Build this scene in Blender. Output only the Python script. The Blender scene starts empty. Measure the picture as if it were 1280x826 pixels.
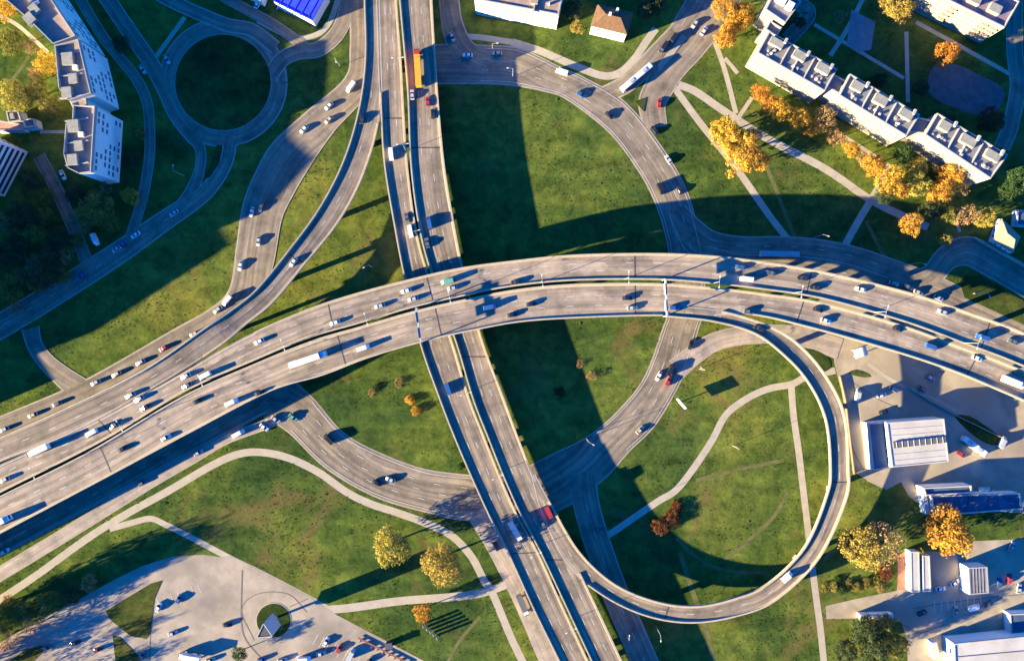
import bpy, bmesh, math, random
from mathutils import Vector, Matrix

# ------------------------------------------------------------------ camera, world, sun, exposure
SC = bpy.context.scene
COL = SC.collection
F_PX = 850.0        # focal length in pixels of the 1280 px wide photograph
CAM_H = 300.0
cam_d = bpy.data.cameras.new('camera')
cam = bpy.data.objects.new('camera', cam_d)
COL.objects.link(cam)
cam_d.sensor_width = 36.0
cam_d.lens = 36.0 * F_PX / 1280.0
cam_d.clip_start = 1.0
cam_d.clip_end = 20000.0
cam.location = (0, 0, CAM_H)
cam.rotation_euler = (0, 0, 0)
SC.camera = cam

SUN_EL = math.radians(11.8)
SHADOW_AZ = math.radians(21.5)       # shadows run this far north of east
world = bpy.data.worlds.new('World')
SC.world = world
world.use_nodes = True
wn = world.node_tree.nodes; wl = world.node_tree.links
wn.clear()
w_out = wn.new('ShaderNodeOutputWorld')
w_bg = wn.new('ShaderNodeBackground')
w_sky = wn.new('ShaderNodeTexSky')
w_sky.sky_type = 'NISHITA'
w_sky.sun_disc = False
w_sky.sun_elevation = SUN_EL
w_sky.sun_rotation = math.radians(247.5)
w_sky.air_density = 1.0
w_sky.dust_density = 0.0
w_sky.ozone_density = 6.0
w_hs = wn.new('ShaderNodeMix'); w_hs.data_type = 'RGBA'; w_hs.blend_type = 'MULTIPLY'
w_hs.inputs[0].default_value = 1.0
w_hs.inputs[7].default_value = (0.02, 0.50, 0.95, 1)
wl.new(w_sky.outputs[0], w_hs.inputs[6])
wl.new(w_hs.outputs[2], w_bg.inputs['Color'])
w_bg.inputs['Strength'].default_value = 0.092
wl.new(w_bg.outputs[0], w_out.inputs[0])

sun_d = bpy.data.lights.new('sun', 'SUN')
sun_d.energy = 5.0
sun_d.angle = math.radians(0.5)
sun_d.color = (1.0, 0.82, 0.45)
sun = bpy.data.objects.new('sun', sun_d)
COL.objects.link(sun)
_d = Vector((math.cos(SUN_EL) * math.cos(SHADOW_AZ), math.cos(SUN_EL) * math.sin(SHADOW_AZ), -math.sin(SUN_EL)))
sun.rotation_euler = _d.to_track_quat('-Z', 'Y').to_euler()
sun.location = (-200, -100, 200)

vs = SC.view_settings
vs.view_transform = 'Standard'
vs.look = 'None'
vs.gamma = 1.0
vs.exposure = 2.55
vs.use_curve_mapping = False
SC.cycles.max_bounces = 4
SC.cycles.diffuse_bounces = 1
SC.cycles.glossy_bounces = 2
SC.cycles.transmission_bounces = 2
SC.cycles.transparent_max_bounces = 4

rnd = random.Random(7)

# ------------------------------------------------------------------ photo pixel -> world
def P(px, py, z=0.0):
    k = (CAM_H - z) / F_PX
    return Vector(((px - 640.0) * k, (413.0 - py) * k, z))

_CX = (0, 320, 640, 960); _CY = (0, 206, 410, 616)
def C(r, c, x, y):
    return (_CX[c] + x / 3.934, _CY[r] + y / 3.934)

# ------------------------------------------------------------------ materials
MATS = {}
def new_mat(name):
    m = bpy.data.materials.new(name); m.use_nodes = True
    n = m.node_tree.nodes
    b = n['Principled BSDF']
    return m, n, m.node_tree.links, b

def ramp(n, stops):
    r = n.new('ShaderNodeValToRGB')
    e = r.color_ramp.elements
    while len(e) < len(stops): e.new(0.5)
    for i, (p, c) in enumerate(stops):
        e[i].position = p; e[i].color = (c[0], c[1], c[2], 1)
    return r

def mat_noise(name, c1, c2, scale=0.3, rough=0.9, detail=6, spec=0.2, metallic=0.0, lo=0.35, hi=0.65, c3=None, scale3=0.03, obj_coords=False, bump=0.0):
    if name in MATS: return MATS[name]
    m, n, l, b = new_mat(name)
    tc = n.new('ShaderNodeTexCoord')
    if obj_coords:
        src = tc.outputs['Object']
    else:
        g = n.new('ShaderNodeNewGeometry'); src = g.outputs['Position']
    t = n.new('ShaderNodeTexNoise'); t.inputs['Scale'].default_value = scale; t.inputs['Detail'].default_value = detail
    t.inputs['Roughness'].default_value = 0.65
    l.new(src, t.inputs['Vector'])
    r = ramp(n, [(lo, c1), (hi, c2)])
    l.new(t.outputs['Fac'], r.inputs[0])
    out = r.outputs[0]
    if c3:
        t3 = n.new('ShaderNodeTexNoise'); t3.inputs['Scale'].default_value = scale3; t3.inputs['Detail'].default_value = 5
        l.new(src, t3.inputs['Vector'])
        mr = n.new('ShaderNodeMapRange'); mr.inputs[1].default_value = 0.5; mr.inputs[2].default_value = 0.68
        l.new(t3.outputs['Fac'], mr.inputs[0])
        mx = n.new('ShaderNodeMix'); mx.data_type = 'RGBA'
        l.new(mr.outputs[0], mx.inputs[0]); l.new(out, mx.inputs[6]); mx.inputs[7].default_value = (*c3, 1)
        out = mx.outputs[2]
    l.new(out, b.inputs['Base Color'])
    b.inputs['Roughness'].default_value = rough
    b.inputs['Specular IOR Level'].default_value = spec
    b.inputs['Metallic'].default_value = metallic
    if bump:
        bp = n.new('ShaderNodeBump'); bp.inputs['Strength'].default_value = bump; bp.inputs['Distance'].default_value = 0.05
        l.new(t.outputs['Fac'], bp.inputs['Height']); l.new(bp.outputs[0], b.inputs['Normal'])
    MATS[name] = m
    return m

def mat_plain(name, c, rough=0.6, spec=0.4, metallic=0.0, coat=0.0):
    if name in MATS: return MATS[name]
    m, n, l, b = new_mat(name)
    t = n.new('ShaderNodeTexNoise'); t.inputs['Scale'].default_value = 1.3; t.inputs['Detail'].default_value = 4
    tc = n.new('ShaderNodeTexCoord'); l.new(tc.outputs['Object'], t.inputs['Vector'])
    d = 0.88
    r = ramp(n, [(0.3, tuple(x * d for x in c)), (0.7, tuple(min(1, x * 1.06) for x in c))])
    l.new(t.outputs['Fac'], r.inputs[0]); l.new(r.outputs[0], b.inputs['Base Color'])
    b.inputs['Roughness'].default_value = rough
    b.inputs['Specular IOR Level'].default_value = spec
    b.inputs['Metallic'].default_value = metallic
    b.inputs['Coat Weight'].default_value = coat
    MATS[name] = m
    return m

def mat_road(name, base, dark, light, rough=0.85):
    """asphalt with wheel tracks and patches: UV = (metres across, metres along)"""
    if name in MATS: return MATS[name]
    m, n, l, b = new_mat(name)
    uv = n.new('ShaderNodeTexCoord')
    mp = n.new('ShaderNodeMapping'); mp.inputs['Scale'].default_value = (0.52, 0.010, 1)
    l.new(uv.outputs['UV'], mp.inputs[0])
    t = n.new('ShaderNodeTexNoise'); t.inputs['Scale'].default_value = 1.0; t.inputs['Detail'].default_value = 3; t.inputs['Roughness'].default_value = 0.6
    l.new(mp.outputs[0], t.inputs['Vector'])
    r = ramp(n, [(0.36, dark), (0.5, base), (0.64, light)])
    l.new(t.outputs['Fac'], r.inputs[0])
    g = n.new('ShaderNodeNewGeometry')
    t2 = n.new('ShaderNodeTexNoise'); t2.inputs['Scale'].default_value = 0.11; t2.inputs['Detail'].default_value = 8; t2.inputs['Roughness'].default_value = 0.7
    l.new(g.outputs['Position'], t2.inputs['Vector'])
    r2 = ramp(n, [(0.36, (0.66, 0.66, 0.67)), (0.5, (0.97, 0.97, 0.97)), (0.64, (1.22, 1.18, 1.12))])
    l.new(t2.outputs['Fac'], r2.inputs[0])
    # repair patches: blocky cells along the lane
    mp3 = n.new('ShaderNodeMapping'); mp3.inputs['Scale'].default_value = (0.27, 0.035, 1)
    l.new(uv.outputs['UV'], mp3.inputs[0])
    vo = n.new('ShaderNodeTexVoronoi'); vo.distance = 'CHEBYCHEV'; vo.inputs['Scale'].default_value = 1.0
    l.new(mp3.outputs[0], vo.inputs['Vector'])
    sp = n.new('ShaderNodeSeparateColor'); l.new(vo.outputs['Color'], sp.inputs[0])
    r4 = ramp(n, [(0.0, (0.80, 0.80, 0.82)), (0.14, (0.80, 0.80, 0.82)), (0.16, (1, 1, 1)), (0.9, (1, 1, 1)), (0.92, (1.12, 1.11, 1.10))])
    l.new(sp.outputs[0], r4.inputs[0])
    mx = n.new('ShaderNodeMix'); mx.data_type = 'RGBA'; mx.blend_type = 'MULTIPLY'; mx.inputs[0].default_value = 1
    l.new(r.outputs[0], mx.inputs[6]); l.new(r2.outputs[0], mx.inputs[7])
    mx4 = n.new('ShaderNodeMix'); mx4.data_type = 'RGBA'; mx4.blend_type = 'MULTIPLY'; mx4.inputs[0].default_value = 1
    l.new(mx.outputs[2], mx4.inputs[6]); l.new(r4.outputs[0], mx4.inputs[7])
    l.new(mx4.outputs[2], b.inputs['Base Color'])
    b.inputs['Roughness'].default_value = rough
    b.inputs['Specular IOR Level'].default_value = 0.15
    MATS[name] = m
    return m

def mat_grass(name, cols, fine=0.5):
    if name in MATS: return MATS[name]
    m, n, l, b = new_mat(name)
    g = n.new('ShaderNodeNewGeometry')
    def noise(scale, det, rgh=0.6, dist=0.0, stretch=None):
        t = n.new('ShaderNodeTexNoise'); t.inputs['Scale'].default_value = scale; t.inputs['Detail'].default_value = det; t.inputs['Roughness'].default_value = rgh
        t.inputs['Distortion'].default_value = dist
        if stretch:
            mp = n.new('ShaderNodeMapping'); mp.inputs['Rotation'].default_value = (0, 0, stretch[0]); mp.inputs['Scale'].default_value = (stretch[1], 1, 1)
            l.new(g.outputs['Position'], mp.inputs[0]); l.new(mp.outputs[0], t.inputs['Vector'])
        else: l.new(g.outputs['Position'], t.inputs['Vector'])
        return t.outputs['Fac']
    def mul(a, b_):
        mx = n.new('ShaderNodeMix'); mx.data_type = 'RGBA'; mx.blend_type = 'MULTIPLY'; mx.inputs[0].default_value = 1
        l.new(a, mx.inputs[6]); l.new(b_, mx.inputs[7]); return mx.outputs[2]
    def over(a, col, fac, lo, hi, amt):
        mr = n.new('ShaderNodeMapRange'); mr.inputs[1].default_value = lo; mr.inputs[2].default_value = hi; mr.inputs[4].default_value = amt
        l.new(fac, mr.inputs[0])
        mx = n.new('ShaderNodeMix'); mx.data_type = 'RGBA'
        l.new(mr.outputs[0], mx.inputs[0]); l.new(a, mx.inputs[6]); mx.inputs[7].default_value = (*col, 1); return mx.outputs[2]
    r1 = ramp(n, [(0.36, cols[0]), (0.46, cols[1]), (0.54, cols[2]), (0.64, cols[3])])
    l.new(noise(0.016, 12, 0.66, 0.6), r1.inputs[0])
    r2 = ramp(n, [(0.34, (0.42, 0.5, 0.5)), (0.48, (0.95, 0.97, 0.95)), (0.62, (1.5, 1.42, 1.3))])
    l.new(noise(0.16, 12, 0.78, 0.4), r2.inputs[0])
    r3 = ramp(n, [(0.35, (0.72, 0.76, 0.8)), (0.65, (1.25, 1.2, 1.15))])
    l.new(noise(0.10, 8, 0.7, 0.0, (0.5, 0.18)), r3.inputs[0])      # mowing and tyre streaks
    c = mul(mul(r1.outputs[0], r2.outputs[0]), r3.outputs[0])
    c = over(c, cols[4], noise(0.030, 14, 0.72, 0.8), 0.55, 0.66, 0.75)   # bare, brown, leaf strewn patches
    c = over(c, cols[0], noise(0.055, 14, 0.75, 0.5), 0.58, 0.68, 0.8)    # rank dark tufts
    l.new(c, b.inputs['Base Color'])
    bp = n.new('ShaderNodeBump'); bp.inputs['Strength'].default_value = 0.6; bp.inputs['Distance'].default_value = 0.22
    l.new(noise(0.55, 6, 0.75), bp.inputs['Height']); l.new(bp.outputs[0], b.inputs['Normal'])
    b.inputs['Roughness'].default_value = 1.0
    b.inputs['Specular IOR Level'].default_value = 0.0
    MATS[name] = m
    return m

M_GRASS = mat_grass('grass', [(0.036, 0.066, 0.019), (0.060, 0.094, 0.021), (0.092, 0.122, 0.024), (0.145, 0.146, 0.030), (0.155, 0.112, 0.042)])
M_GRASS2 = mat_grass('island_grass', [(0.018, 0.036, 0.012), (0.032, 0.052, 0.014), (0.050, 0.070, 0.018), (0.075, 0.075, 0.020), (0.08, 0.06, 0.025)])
M_DECK = mat_road('deck_asphalt', (0.305, 0.245, 0.185), (0.215, 0.174, 0.136), (0.38, 0.308, 0.235))
M_DECK2 = mat_road('older_deck_asphalt', (0.235, 0.190, 0.142), (0.15, 0.124, 0.098), (0.315, 0.255, 0.190))
M_ROAD = mat_road('road_asphalt', (0.225, 0.186, 0.140), (0.16, 0.134, 0.104), (0.29, 0.240, 0.182))
M_SANDROAD = mat_road('sandy_road', (0.33, 0.28, 0.235), (0.27, 0.22, 0.19), (0.39, 0.33, 0.28))
M_PATH = mat_noise('path_paving', (0.34, 0.295, 0.225), (0.44, 0.38, 0.29), 0.25, lo=0.3, hi=0.7)
M_DIRT = mat_noise('worn_earth', (0.07, 0.085, 0.02), (0.17, 0.145, 0.06), 0.25, lo=0.3, hi=0.7)
M_KERB = mat_noise('kerb_concrete', (0.30, 0.255, 0.20), (0.40, 0.345, 0.27), 0.4)
M_CONC = mat_noise('bridge_concrete', (0.38, 0.315, 0.225), (0.48, 0.40, 0.285), 0.5)
M_PIER = mat_noise('pier_concrete', (0.25, 0.24, 0.22), (0.33, 0.31, 0.28), 0.5)
M_JOINT = mat_plain('joint_rubber', (0.05, 0.045, 0.045), 0.8)
M_LINE = mat_plain('road_paint', (0.62, 0.60, 0.57), 0.7)
M_LOT = mat_noise('yard_paving', (0.28, 0.232, 0.17), (0.43, 0.355, 0.26), 0.10, lo=0.36, hi=0.62, detail=12, c3=(0.25, 0.21, 0.16), scale3=0.05)
M_PLAZA = mat_noise('plaza_paving', (0.26, 0.22, 0.17), (0.39, 0.325, 0.25), 0.07, lo=0.38, hi=0.60, detail=12, c3=(0.20, 0.172, 0.145), scale3=0.04)  # darker mottling covers paving tones and painted soft shadow streaks
M_WHITE = mat_plain('white_render', (0.80, 0.78, 0.74), 0.8, 0.2)
M_CREAM = mat_noise('cream_panel', (0.33, 0.29, 0.235), (0.41, 0.365, 0.30), 0.7, obj_coords=True)
M_ROOFGREY = mat_noise('grey_roof_felt', (0.15, 0.145, 0.155), (0.23, 0.22, 0.23), 0.25, lo=0.3, hi=0.7)
M_ROOFBROWN = mat_noise('brown_roof_felt', (0.26, 0.19, 0.155), (0.38, 0.29, 0.24), 0.3, lo=0.3, hi=0.7)
M_ROOFTILE = mat_noise('roof_tiles', (0.11, 0.06, 0.035), (0.17, 0.10, 0.06), 0.8, lo=0.3, hi=0.7)
M_ROOFLIGHT = mat_noise('pale_metal_roof', (0.38, 0.355, 0.315), (0.54, 0.51, 0.455), 0.12, lo=0.3, hi=0.7, detail=10)
M_BLUEROOF = mat_noise('blue_metal_roof', (0.03, 0.05, 0.55), (0.04, 0.08, 0.75), 0.2)
M_BLUEROOF2 = mat_noise('dark_blue_roof', (0.05, 0.085, 0.14), (0.075, 0.125, 0.20), 0.2)
M_BOX = mat_noise('roof_room_render', (0.24, 0.23, 0.19), (0.33, 0.315, 0.27), 0.5)
M_PARAPET = mat_plain('parapet_cap', (0.38, 0.37, 0.35), 0.6)
M_GLASS = mat_plain('window_glass', (0.03, 0.045, 0.06), 0.12, 0.6)
M_FRAME = mat_plain('balcony_panel', (0.45, 0.36, 0.26), 0.7)
M_STEEL = mat_plain('galvanised_steel', (0.42, 0.41, 0.39), 0.6, 0.3, 0.0)
M_TYRE = mat_plain('tyre_rubber', (0.02, 0.02, 0.02), 0.9, 0.2)
M_CARGLASS = mat_plain('car_glass', (0.02, 0.03, 0.04), 0.08, 0.7)
M_LAMP = mat_plain('lamp_lens', (0.7, 0.68, 0.6), 0.2, 0.5)
M_TAIL = mat_plain('tail_lens', (0.35, 0.02, 0.02), 0.3, 0.5)
M_BARK = mat_noise('bark', (0.06, 0.045, 0.035), (0.11, 0.085, 0.06), 2.0)
M_RED = mat_noise('red_brick_paving', (0.36, 0.13, 0.09), (0.46, 0.2, 0.14), 0.6)

# ------------------------------------------------------------------ mesh helpers
class MB:
    def __init__(s): s.v = []; s.f = []; s.uv = []
    def quad(s, a, b, c, d, uv=None):
        i = len(s.v); s.v += [a, b, c, d]; s.f.append((i, i + 1, i + 2, i + 3)); s.uv.append(uv)
    def prism(s, pts, z0, z1, bottom=False, top=True):
        n = len(pts); pts = ccw(pts)
        i = len(s.v)
        s.v += [Vector((p[0], p[1], z0)) for p in pts] + [Vector((p[0], p[1], z1)) for p in pts]
        for k in range(n):
            j = (k + 1) % n
            s.f.append((i + k, i + j, i + n + j, i + n + k)); s.uv.append(None)
        if top: s.f.append(tuple(i + n + k for k in range(n))); s.uv.append(None)
        if bottom: s.f.append(tuple(i + k for k in reversed(range(n)))); s.uv.append(None)
    def box(s, cx, cy, z0, z1, lx, ly, rz=0.0):
        ca, sa = math.cos(rz), math.sin(rz)
        pts = [(cx + ca * x - sa * y, cy + sa * x + ca * y) for x, y in ((-lx / 2, -ly / 2), (lx / 2, -ly / 2), (lx / 2, ly / 2), (-lx / 2, ly / 2))]
        s.prism(pts, z0, z1, bottom=True)
    def tube(s, a, b, r0, r1=None, n=6):
        r1 = r0 if r1 is None else r1
        a = Vector(a); b = Vector(b); d = (b - a).normalized()
        u = d.orthogonal().normalized(); w = d.cross(u)
        i = len(s.v)
        for base, r in ((a, r0), (b, r1)):
            for k in range(n):
                t = 2 * math.pi * k / n
                s.v.append(base + (u * math.cos(t) + w * math.sin(t)) * r)
        for k in range(n):
            j = (k + 1) % n
            s.f.append((i + k, i + j, i + n + j, i + n + k)); s.uv.append(None)
        s.f.append(tuple(i + n + k for k in range(n))); s.uv.append(None)
        s.f.append(tuple(i + k for k in reversed(range(n)))); s.uv.append(None)
    def mesh(s, name, mat):
        me = bpy.data.meshes.new(name)
        me.from_pydata([tuple(v) for v in s.v], [], s.f)
        if any(u is not None for u in s.uv):
            lay = me.uv_layers.new(name='UVMap')
            li = 0
            for f, u in zip(s.f, s.uv):
                for k in range(len(f)):
                    if u is not None: lay.data[li].uv = u[k]
                    li += 1
        me.materials.append(mat)
        me.update()
        return me
    def build(s, name, mat, parent=None, loc=None):
        o = bpy.data.objects.new(name, s.mesh(name, mat)); COL.objects.link(o)
        if loc is not None: o.location = loc
        if parent is not None: o.parent = parent
        return o

def ccw(pts):
    a = 0
    for k in range(len(pts)):
        p, q = pts[k], pts[(k + 1) % len(pts)]
        a += p[0] * q[1] - q[0] * p[1]
    return list(pts) if a > 0 else list(reversed(pts))

def tag(o, label, cat, group=None, kind=None):
    o['label'] = label; o['category'] = cat
    if group: o['group'] = group
    if kind: o['kind'] = kind
    return o
def thing(name, loc, label, cat, group=None, rz=0.0):
    o = bpy.data.objects.new(name, None); COL.objects.link(o)
    o.location = loc; o.rotation_euler = (0, 0, rz); o.empty_display_size = 1
    return tag(o, label, cat, group)
def struct(o, label=None):
    o['kind'] = 'structure'
    if label: o['label'] = label
    return o

def catmull(pts, seg=8):
    """pts: list of tuples; returns a smooth polyline through them"""
    n = len(pts)
    if n < 3: seg_pts = []
    out = []
    for i in range(n - 1):
        p0 = pts[max(i - 1, 0)]; p1 = pts[i]; p2 = pts[i + 1]; p3 = pts[min(i + 2, n - 1)]
        if i == 0: p0 = tuple(2 * a - b for a, b in zip(p1, p2))
        if i + 2 > n - 1: p3 = tuple(2 * a - b for a, b in zip(p2, p1))
        for k in range(seg):
            t = k / seg
            out.append(tuple(0.5 * ((2 * b) + (-a + c) * t + (2 * a - 5 * b + 4 * c - d) * t * t + (-a + 3 * b - 3 * c + d) * t ** 3)
                             for a, b, c, d in zip(p0, p1, p2, p3)))
    out.append(tuple(pts[-1]))
    return out

def ribbon_mb(L, R, dz=0.0, across=1):
    m = MB(); s = 0
    for i in range(len(L) - 1):
        a, b, c, d = L[i], R[i], R[i + 1], L[i + 1]
        ds = ((c + d) / 2 - (a + b) / 2).length
        w0 = (b - a).length; w1 = (c - d).length
        z = Vector((0, 0, dz))
        # left -> right across; up-facing order
        q = [a + z, b + z, c + z, d + z]
        u = [(0, s), (w0, s), (w1, s + ds), (0, s + ds)]
        n = (q[1] - q[0]).cross(q[3] - q[0])
        if n.z < 0: q = [q[0], q[3], q[2], q[1]]; u = [u[0], u[3], u[2], u[1]]
        m.quad(*q, uv=u)
        s += ds
    return m

def center_edges(pts, width, seg=8, z=0.0):
    """pts in photo px (ground); width in m, or third value per point"""
    full = [(p[0], p[1], p[2] if len(p) > 2 else width) for p in pts]
    cm = catmull(full, seg)
    W = [P(a, b, z) for a, b, _ in cm]
    L = []; R = []
    for i, (_, _, w) in enumerate(cm):
        t = (W[min(i + 1, len(W) - 1)] - W[max(i - 1, 0)]).normalized()
        nrm = Vector((-t.y, t.x, 0))
        L.append(W[i] + nrm * w / 2); R.append(W[i] - nrm * w / 2)
    return L, R

def pair_edges(pairs, seg=8):
    """pairs (lx, ly, rx, ry, z)"""
    cm = catmull([tuple(p) if len(p) > 4 else tuple(p) + (0.0,) for p in pairs], seg)
    return [P(a, b, z) for a, b, c, d, z in cm], [P(c, d, z) for a, b, c, d, z in cm]

def widen(L, R, w):
    L2, R2 = [], []
    for a, b in zip(L, R):
        d = (b - a).normalized()
        L2.append(a - d * w); R2.append(b + d * w)
    return L2, R2

ROADOBJ = {}
ROADS = {}     # name -> list of centre points
def keep(name, L, R):
    ROADS[name] = [(a + b) / 2 for a, b in zip(L, R)]

_lay = [0]
def paint_on(o, mb, mat):
    """painted lines stay inside the surface's own mesh, as a second material"""
    me = o.data; me.materials.append(mat)
    bm = bmesh.new(); bm.from_mesh(me)
    for f in mb.f:
        nf = bm.faces.new([bm.verts.new(mb.v[k]) for k in f]); nf.material_index = 1
        nf.normal_update()
        if nf.normal.z < 0: nf.normal_flip()
    bm.to_mesh(me); bm.free()

def road(key, name, L, R, mat=None, kerb=0.6, label=None, dz=0.07):
    _lay[0] += 1
    z = dz + 0.0045 * _lay[0]
    o = ribbon_mb(L, R, z).build(name, mat or M_ROAD); struct(o, label)
    if kerb:
        L2, R2 = widen(L, R, kerb)
        ribbon_mb(L2, R2, z - 0.03).build('kerb', M_KERB, o)
    keep(key, [a + Vector((0, 0, z)) for a in L], [a + Vector((0, 0, z)) for a in R])
    ROADOBJ[key] = o
    return o
_lp = [0]
def path(pts, w, name='path', mat=None):
    _lp[0] += 1
    L, R = center_edges(pts, w)
    z = 0.02 - 0.0008 * (_lp[0] % 20)
    return struct(ribbon_mb(L, R, z).build(name, mat or M_PATH))

def smooth_poly(pts, seg=4):
    n = len(pts); out = []
    for i in range(n):
        p0, p1, p2, p3 = pts[i - 1], pts[i], pts[(i + 1) % n], pts[(i + 2) % n]
        for k in range(seg):
            t = k / seg
            out.append(tuple(0.5 * ((2 * b) + (-a + c) * t + (2 * a - 5 * b + 4 * c - d) * t * t + (-a + 3 * b - 3 * c + d) * t ** 3)
                             for a, b, c, d in zip(p0, p1, p2, p3)))
    return out

def area(pts_px, z, mat, name, smooth=0, kerb_h=None):
    if smooth: pts_px = smooth_poly(pts_px, smooth)
    pts = ccw([(P(x, y).x, P(x, y).y) for x, y in pts_px])
    from mathutils.geometry import tessellate_polygon
    bm = bmesh.new()
    vs_ = [bm.verts.new((x, y, z)) for x, y in pts]
    for tri_ in tessellate_polygon([[Vector((x, y, 0)) for x, y in pts]]):
        a_, b_, c_ = [Vector(pts[q]) for q in tri_]
        if (b_ - a_).cross(c_ - a_) < 0: tri_ = tri_[::-1]
        bm.faces.new([vs_[q] for q in tri_])
    if kerb_h:
        n = len(pts)
        lo = [bm.verts.new((x, y, 0.0)) for x, y in pts]
        for k in range(n):
            j = (k + 1) % n
            bm.faces.new((lo[k], lo[j], vs_[j], vs_[k]))
    me = bpy.data.meshes.new(name); bm.to_mesh(me); bm.free()
    me.materials.append(mat)
    o = bpy.data.objects.new(name, me); COL.objects.link(o)
    return struct(o)

# ------------------------------------------------------------------ ground
g = MB(); g.quad(Vector((-4000, -4000, 0)), Vector((4000, -4000, 0)), Vector((4000, 4000, 0)), Vector((-4000, 4000, 0)))
struct(g.build('ground', M_GRASS))

# paved areas (z between paths and roads)
area([(985, 412), (1040, 430), (1043, 455), (1052, 490), (1061, 540), (1066, 588), (1086, 602), (1108, 612), (1126, 602), (1136, 620), (1153, 632), (1400, 650), (1400, 400), (1180, 380), (1030, 370)], 0.035, M_LOT, 'yard')
area([(1032, 757), (1062, 750), (1100, 742), (1121, 738), (1124, 712), (1136, 688), (1208, 690), (1216, 676), (1400, 668), (1400, 900), (1136, 900), (1134, 800), (1127, 778), (1114, 772), (1033, 773)], 0.035, M_LOT, 'yard')
area([(-60, 830), (0, 803), (15, 794), (63, 768), (109, 743), (145, 723), (178, 707), (216, 695), (254, 693), (278, 696), (287, 694), (320, 710), (389, 746), (417, 766), (531, 826), (620, 875), (-60, 900)], 0.030, M_PLAZA, 'plaza')
for pts in ([(132, 763), (188, 729), (203, 725), (193, 748), (188, 791), (183, 798), (163, 794), (138, 774)],
            [(141, 794), (150, 796), (173, 819), (176, 840), (146, 840)],
            [(12, 826), (30, 812), (52, 806), (56, 812), (42, 826), (20, 845)]):
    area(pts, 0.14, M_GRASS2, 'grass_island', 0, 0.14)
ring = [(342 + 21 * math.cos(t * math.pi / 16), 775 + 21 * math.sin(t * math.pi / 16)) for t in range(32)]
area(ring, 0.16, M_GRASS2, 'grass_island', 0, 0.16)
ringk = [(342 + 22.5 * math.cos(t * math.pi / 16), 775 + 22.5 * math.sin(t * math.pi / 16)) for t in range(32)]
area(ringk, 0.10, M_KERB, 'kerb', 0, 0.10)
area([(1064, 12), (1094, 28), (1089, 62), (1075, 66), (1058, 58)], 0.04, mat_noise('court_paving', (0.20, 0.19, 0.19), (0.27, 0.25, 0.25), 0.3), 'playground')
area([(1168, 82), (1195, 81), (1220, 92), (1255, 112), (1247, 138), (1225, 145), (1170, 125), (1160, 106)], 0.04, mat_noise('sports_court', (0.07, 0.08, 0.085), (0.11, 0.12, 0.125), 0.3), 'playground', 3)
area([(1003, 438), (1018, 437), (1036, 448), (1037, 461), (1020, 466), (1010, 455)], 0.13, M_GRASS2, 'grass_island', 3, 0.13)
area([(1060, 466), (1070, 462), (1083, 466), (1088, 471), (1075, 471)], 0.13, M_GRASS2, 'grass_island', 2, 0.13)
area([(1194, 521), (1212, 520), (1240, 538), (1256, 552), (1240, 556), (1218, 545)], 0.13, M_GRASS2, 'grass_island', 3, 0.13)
area([(1122, 692), (1139, 688), (1139, 737), (1122, 737)], 0.045, M_RED, 'red_paving')

# footpaths
path([(841, 107), (856, 128), (880, 160), (920, 210), (960, 267), (990, 306)], 3.0)
path([(848, 106), (870, 115), (902, 137), (960, 174), (1031, 211), (1087, 249), (1133, 272), (1160, 284)], 3.4)
path([(889, 41), (905, 85), (920, 142)], 2.2)
path([(906, 73), (922, 92)], 1.8)
path([(924, 146), (940, 122)], 1.8)
path([(1090, 248), (1072, 278), (1055, 309)], 3.2)
path([(1090, 246), (1100, 228), (1112, 205)], 2.2)
path([(1083, 277), (1097, 305), (1113, 334)], 1.6, 'trodden_track', M_DIRT)
path([(940, 172), (960, 213), (975, 250), (994, 298)], 1.8, 'trodden_track', M_DIRT)
path([(1081, -6), (1060, 35), (1038, 70)], 2.0)
path([(1018, 31), (1075, 65), (1130, 98)], 1.6)
path([(1133, 40), (1135, 128)], 1.8)
path([(1145, 28), (1200, 58), (1268, 96)], 1.8)
path([(640, 53), (675, 64), (722, 84), (754, 95), (775, 91), (793, 74), (808, 52), (820, 36)], 3.3)
path([(575, 46), (600, 47), (640, 53)], 2.6)
path([(231, 22), (212, 48), (192, 76)], 2.0)
path([(-30, 768), (-8, 754), (45, 719), (110, 672), (160, 641), (211, 613), (262, 583), (296, 568), (325, 565), (360, 572), (398, 590), (432, 614), (462, 629), (498, 641), (531, 653), (564, 669), (589, 695), (605, 725), (616, 742), (640, 799), (665, 850)], 3.3)
path([(137, 661), (165, 653), (188, 648), (206, 655), (240, 672), (287, 697), (330, 718), (389, 749), (419, 766)], 2.6)
path([(405, 762), (440, 759), (498, 751), (562, 746), (600, 741), (628, 732), (648, 722)], 3.6)
path([(745, 672), (762, 667), (792, 647), (823, 626), (843, 614), (862, 592), (889, 552), (907, 519), (932, 499), (960, 486), (990, 480), (1008, 471), (1044, 463)], 3.0)
path([(989, 482), (992, 520), (998, 562), (1004, 612), (1010, 662), (1015, 705), (1020, 745), (1026, 790), (1032, 850)], 2.9)
path([(0, 20), (22, 32), (45, 52), (60, 66)], 1.7)
path([(15, 100), (28, 84), (36, 70)], 1.4, 'trodden_track', M_DIRT)
path([(50, 165), (84, 165)], 1.4)
path([(845, 672), (870, 695), (905, 712), (960, 716)], 1.4, 'trodden_track', M_DIRT)
path([(850, 690), (868, 745), (884, 790), (892, 830)], 2.2, 'trodden_track', M_DIRT)
path([(905, 700), (930, 680), (965, 648), (985, 615)], 1.6, 'trodden_track', M_DIRT)
path([(870, 600), (930, 585), (980, 575)], 1.6, 'trodden_track', M_DIRT)
path([(560, 826), (575, 800), (600, 770)], 1.4, 'trodden_track', M_DIRT)
path([(1030, 700), (1040, 690), (1060, 678)], 1.8, 'trodden_track', M_DIRT)
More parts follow.
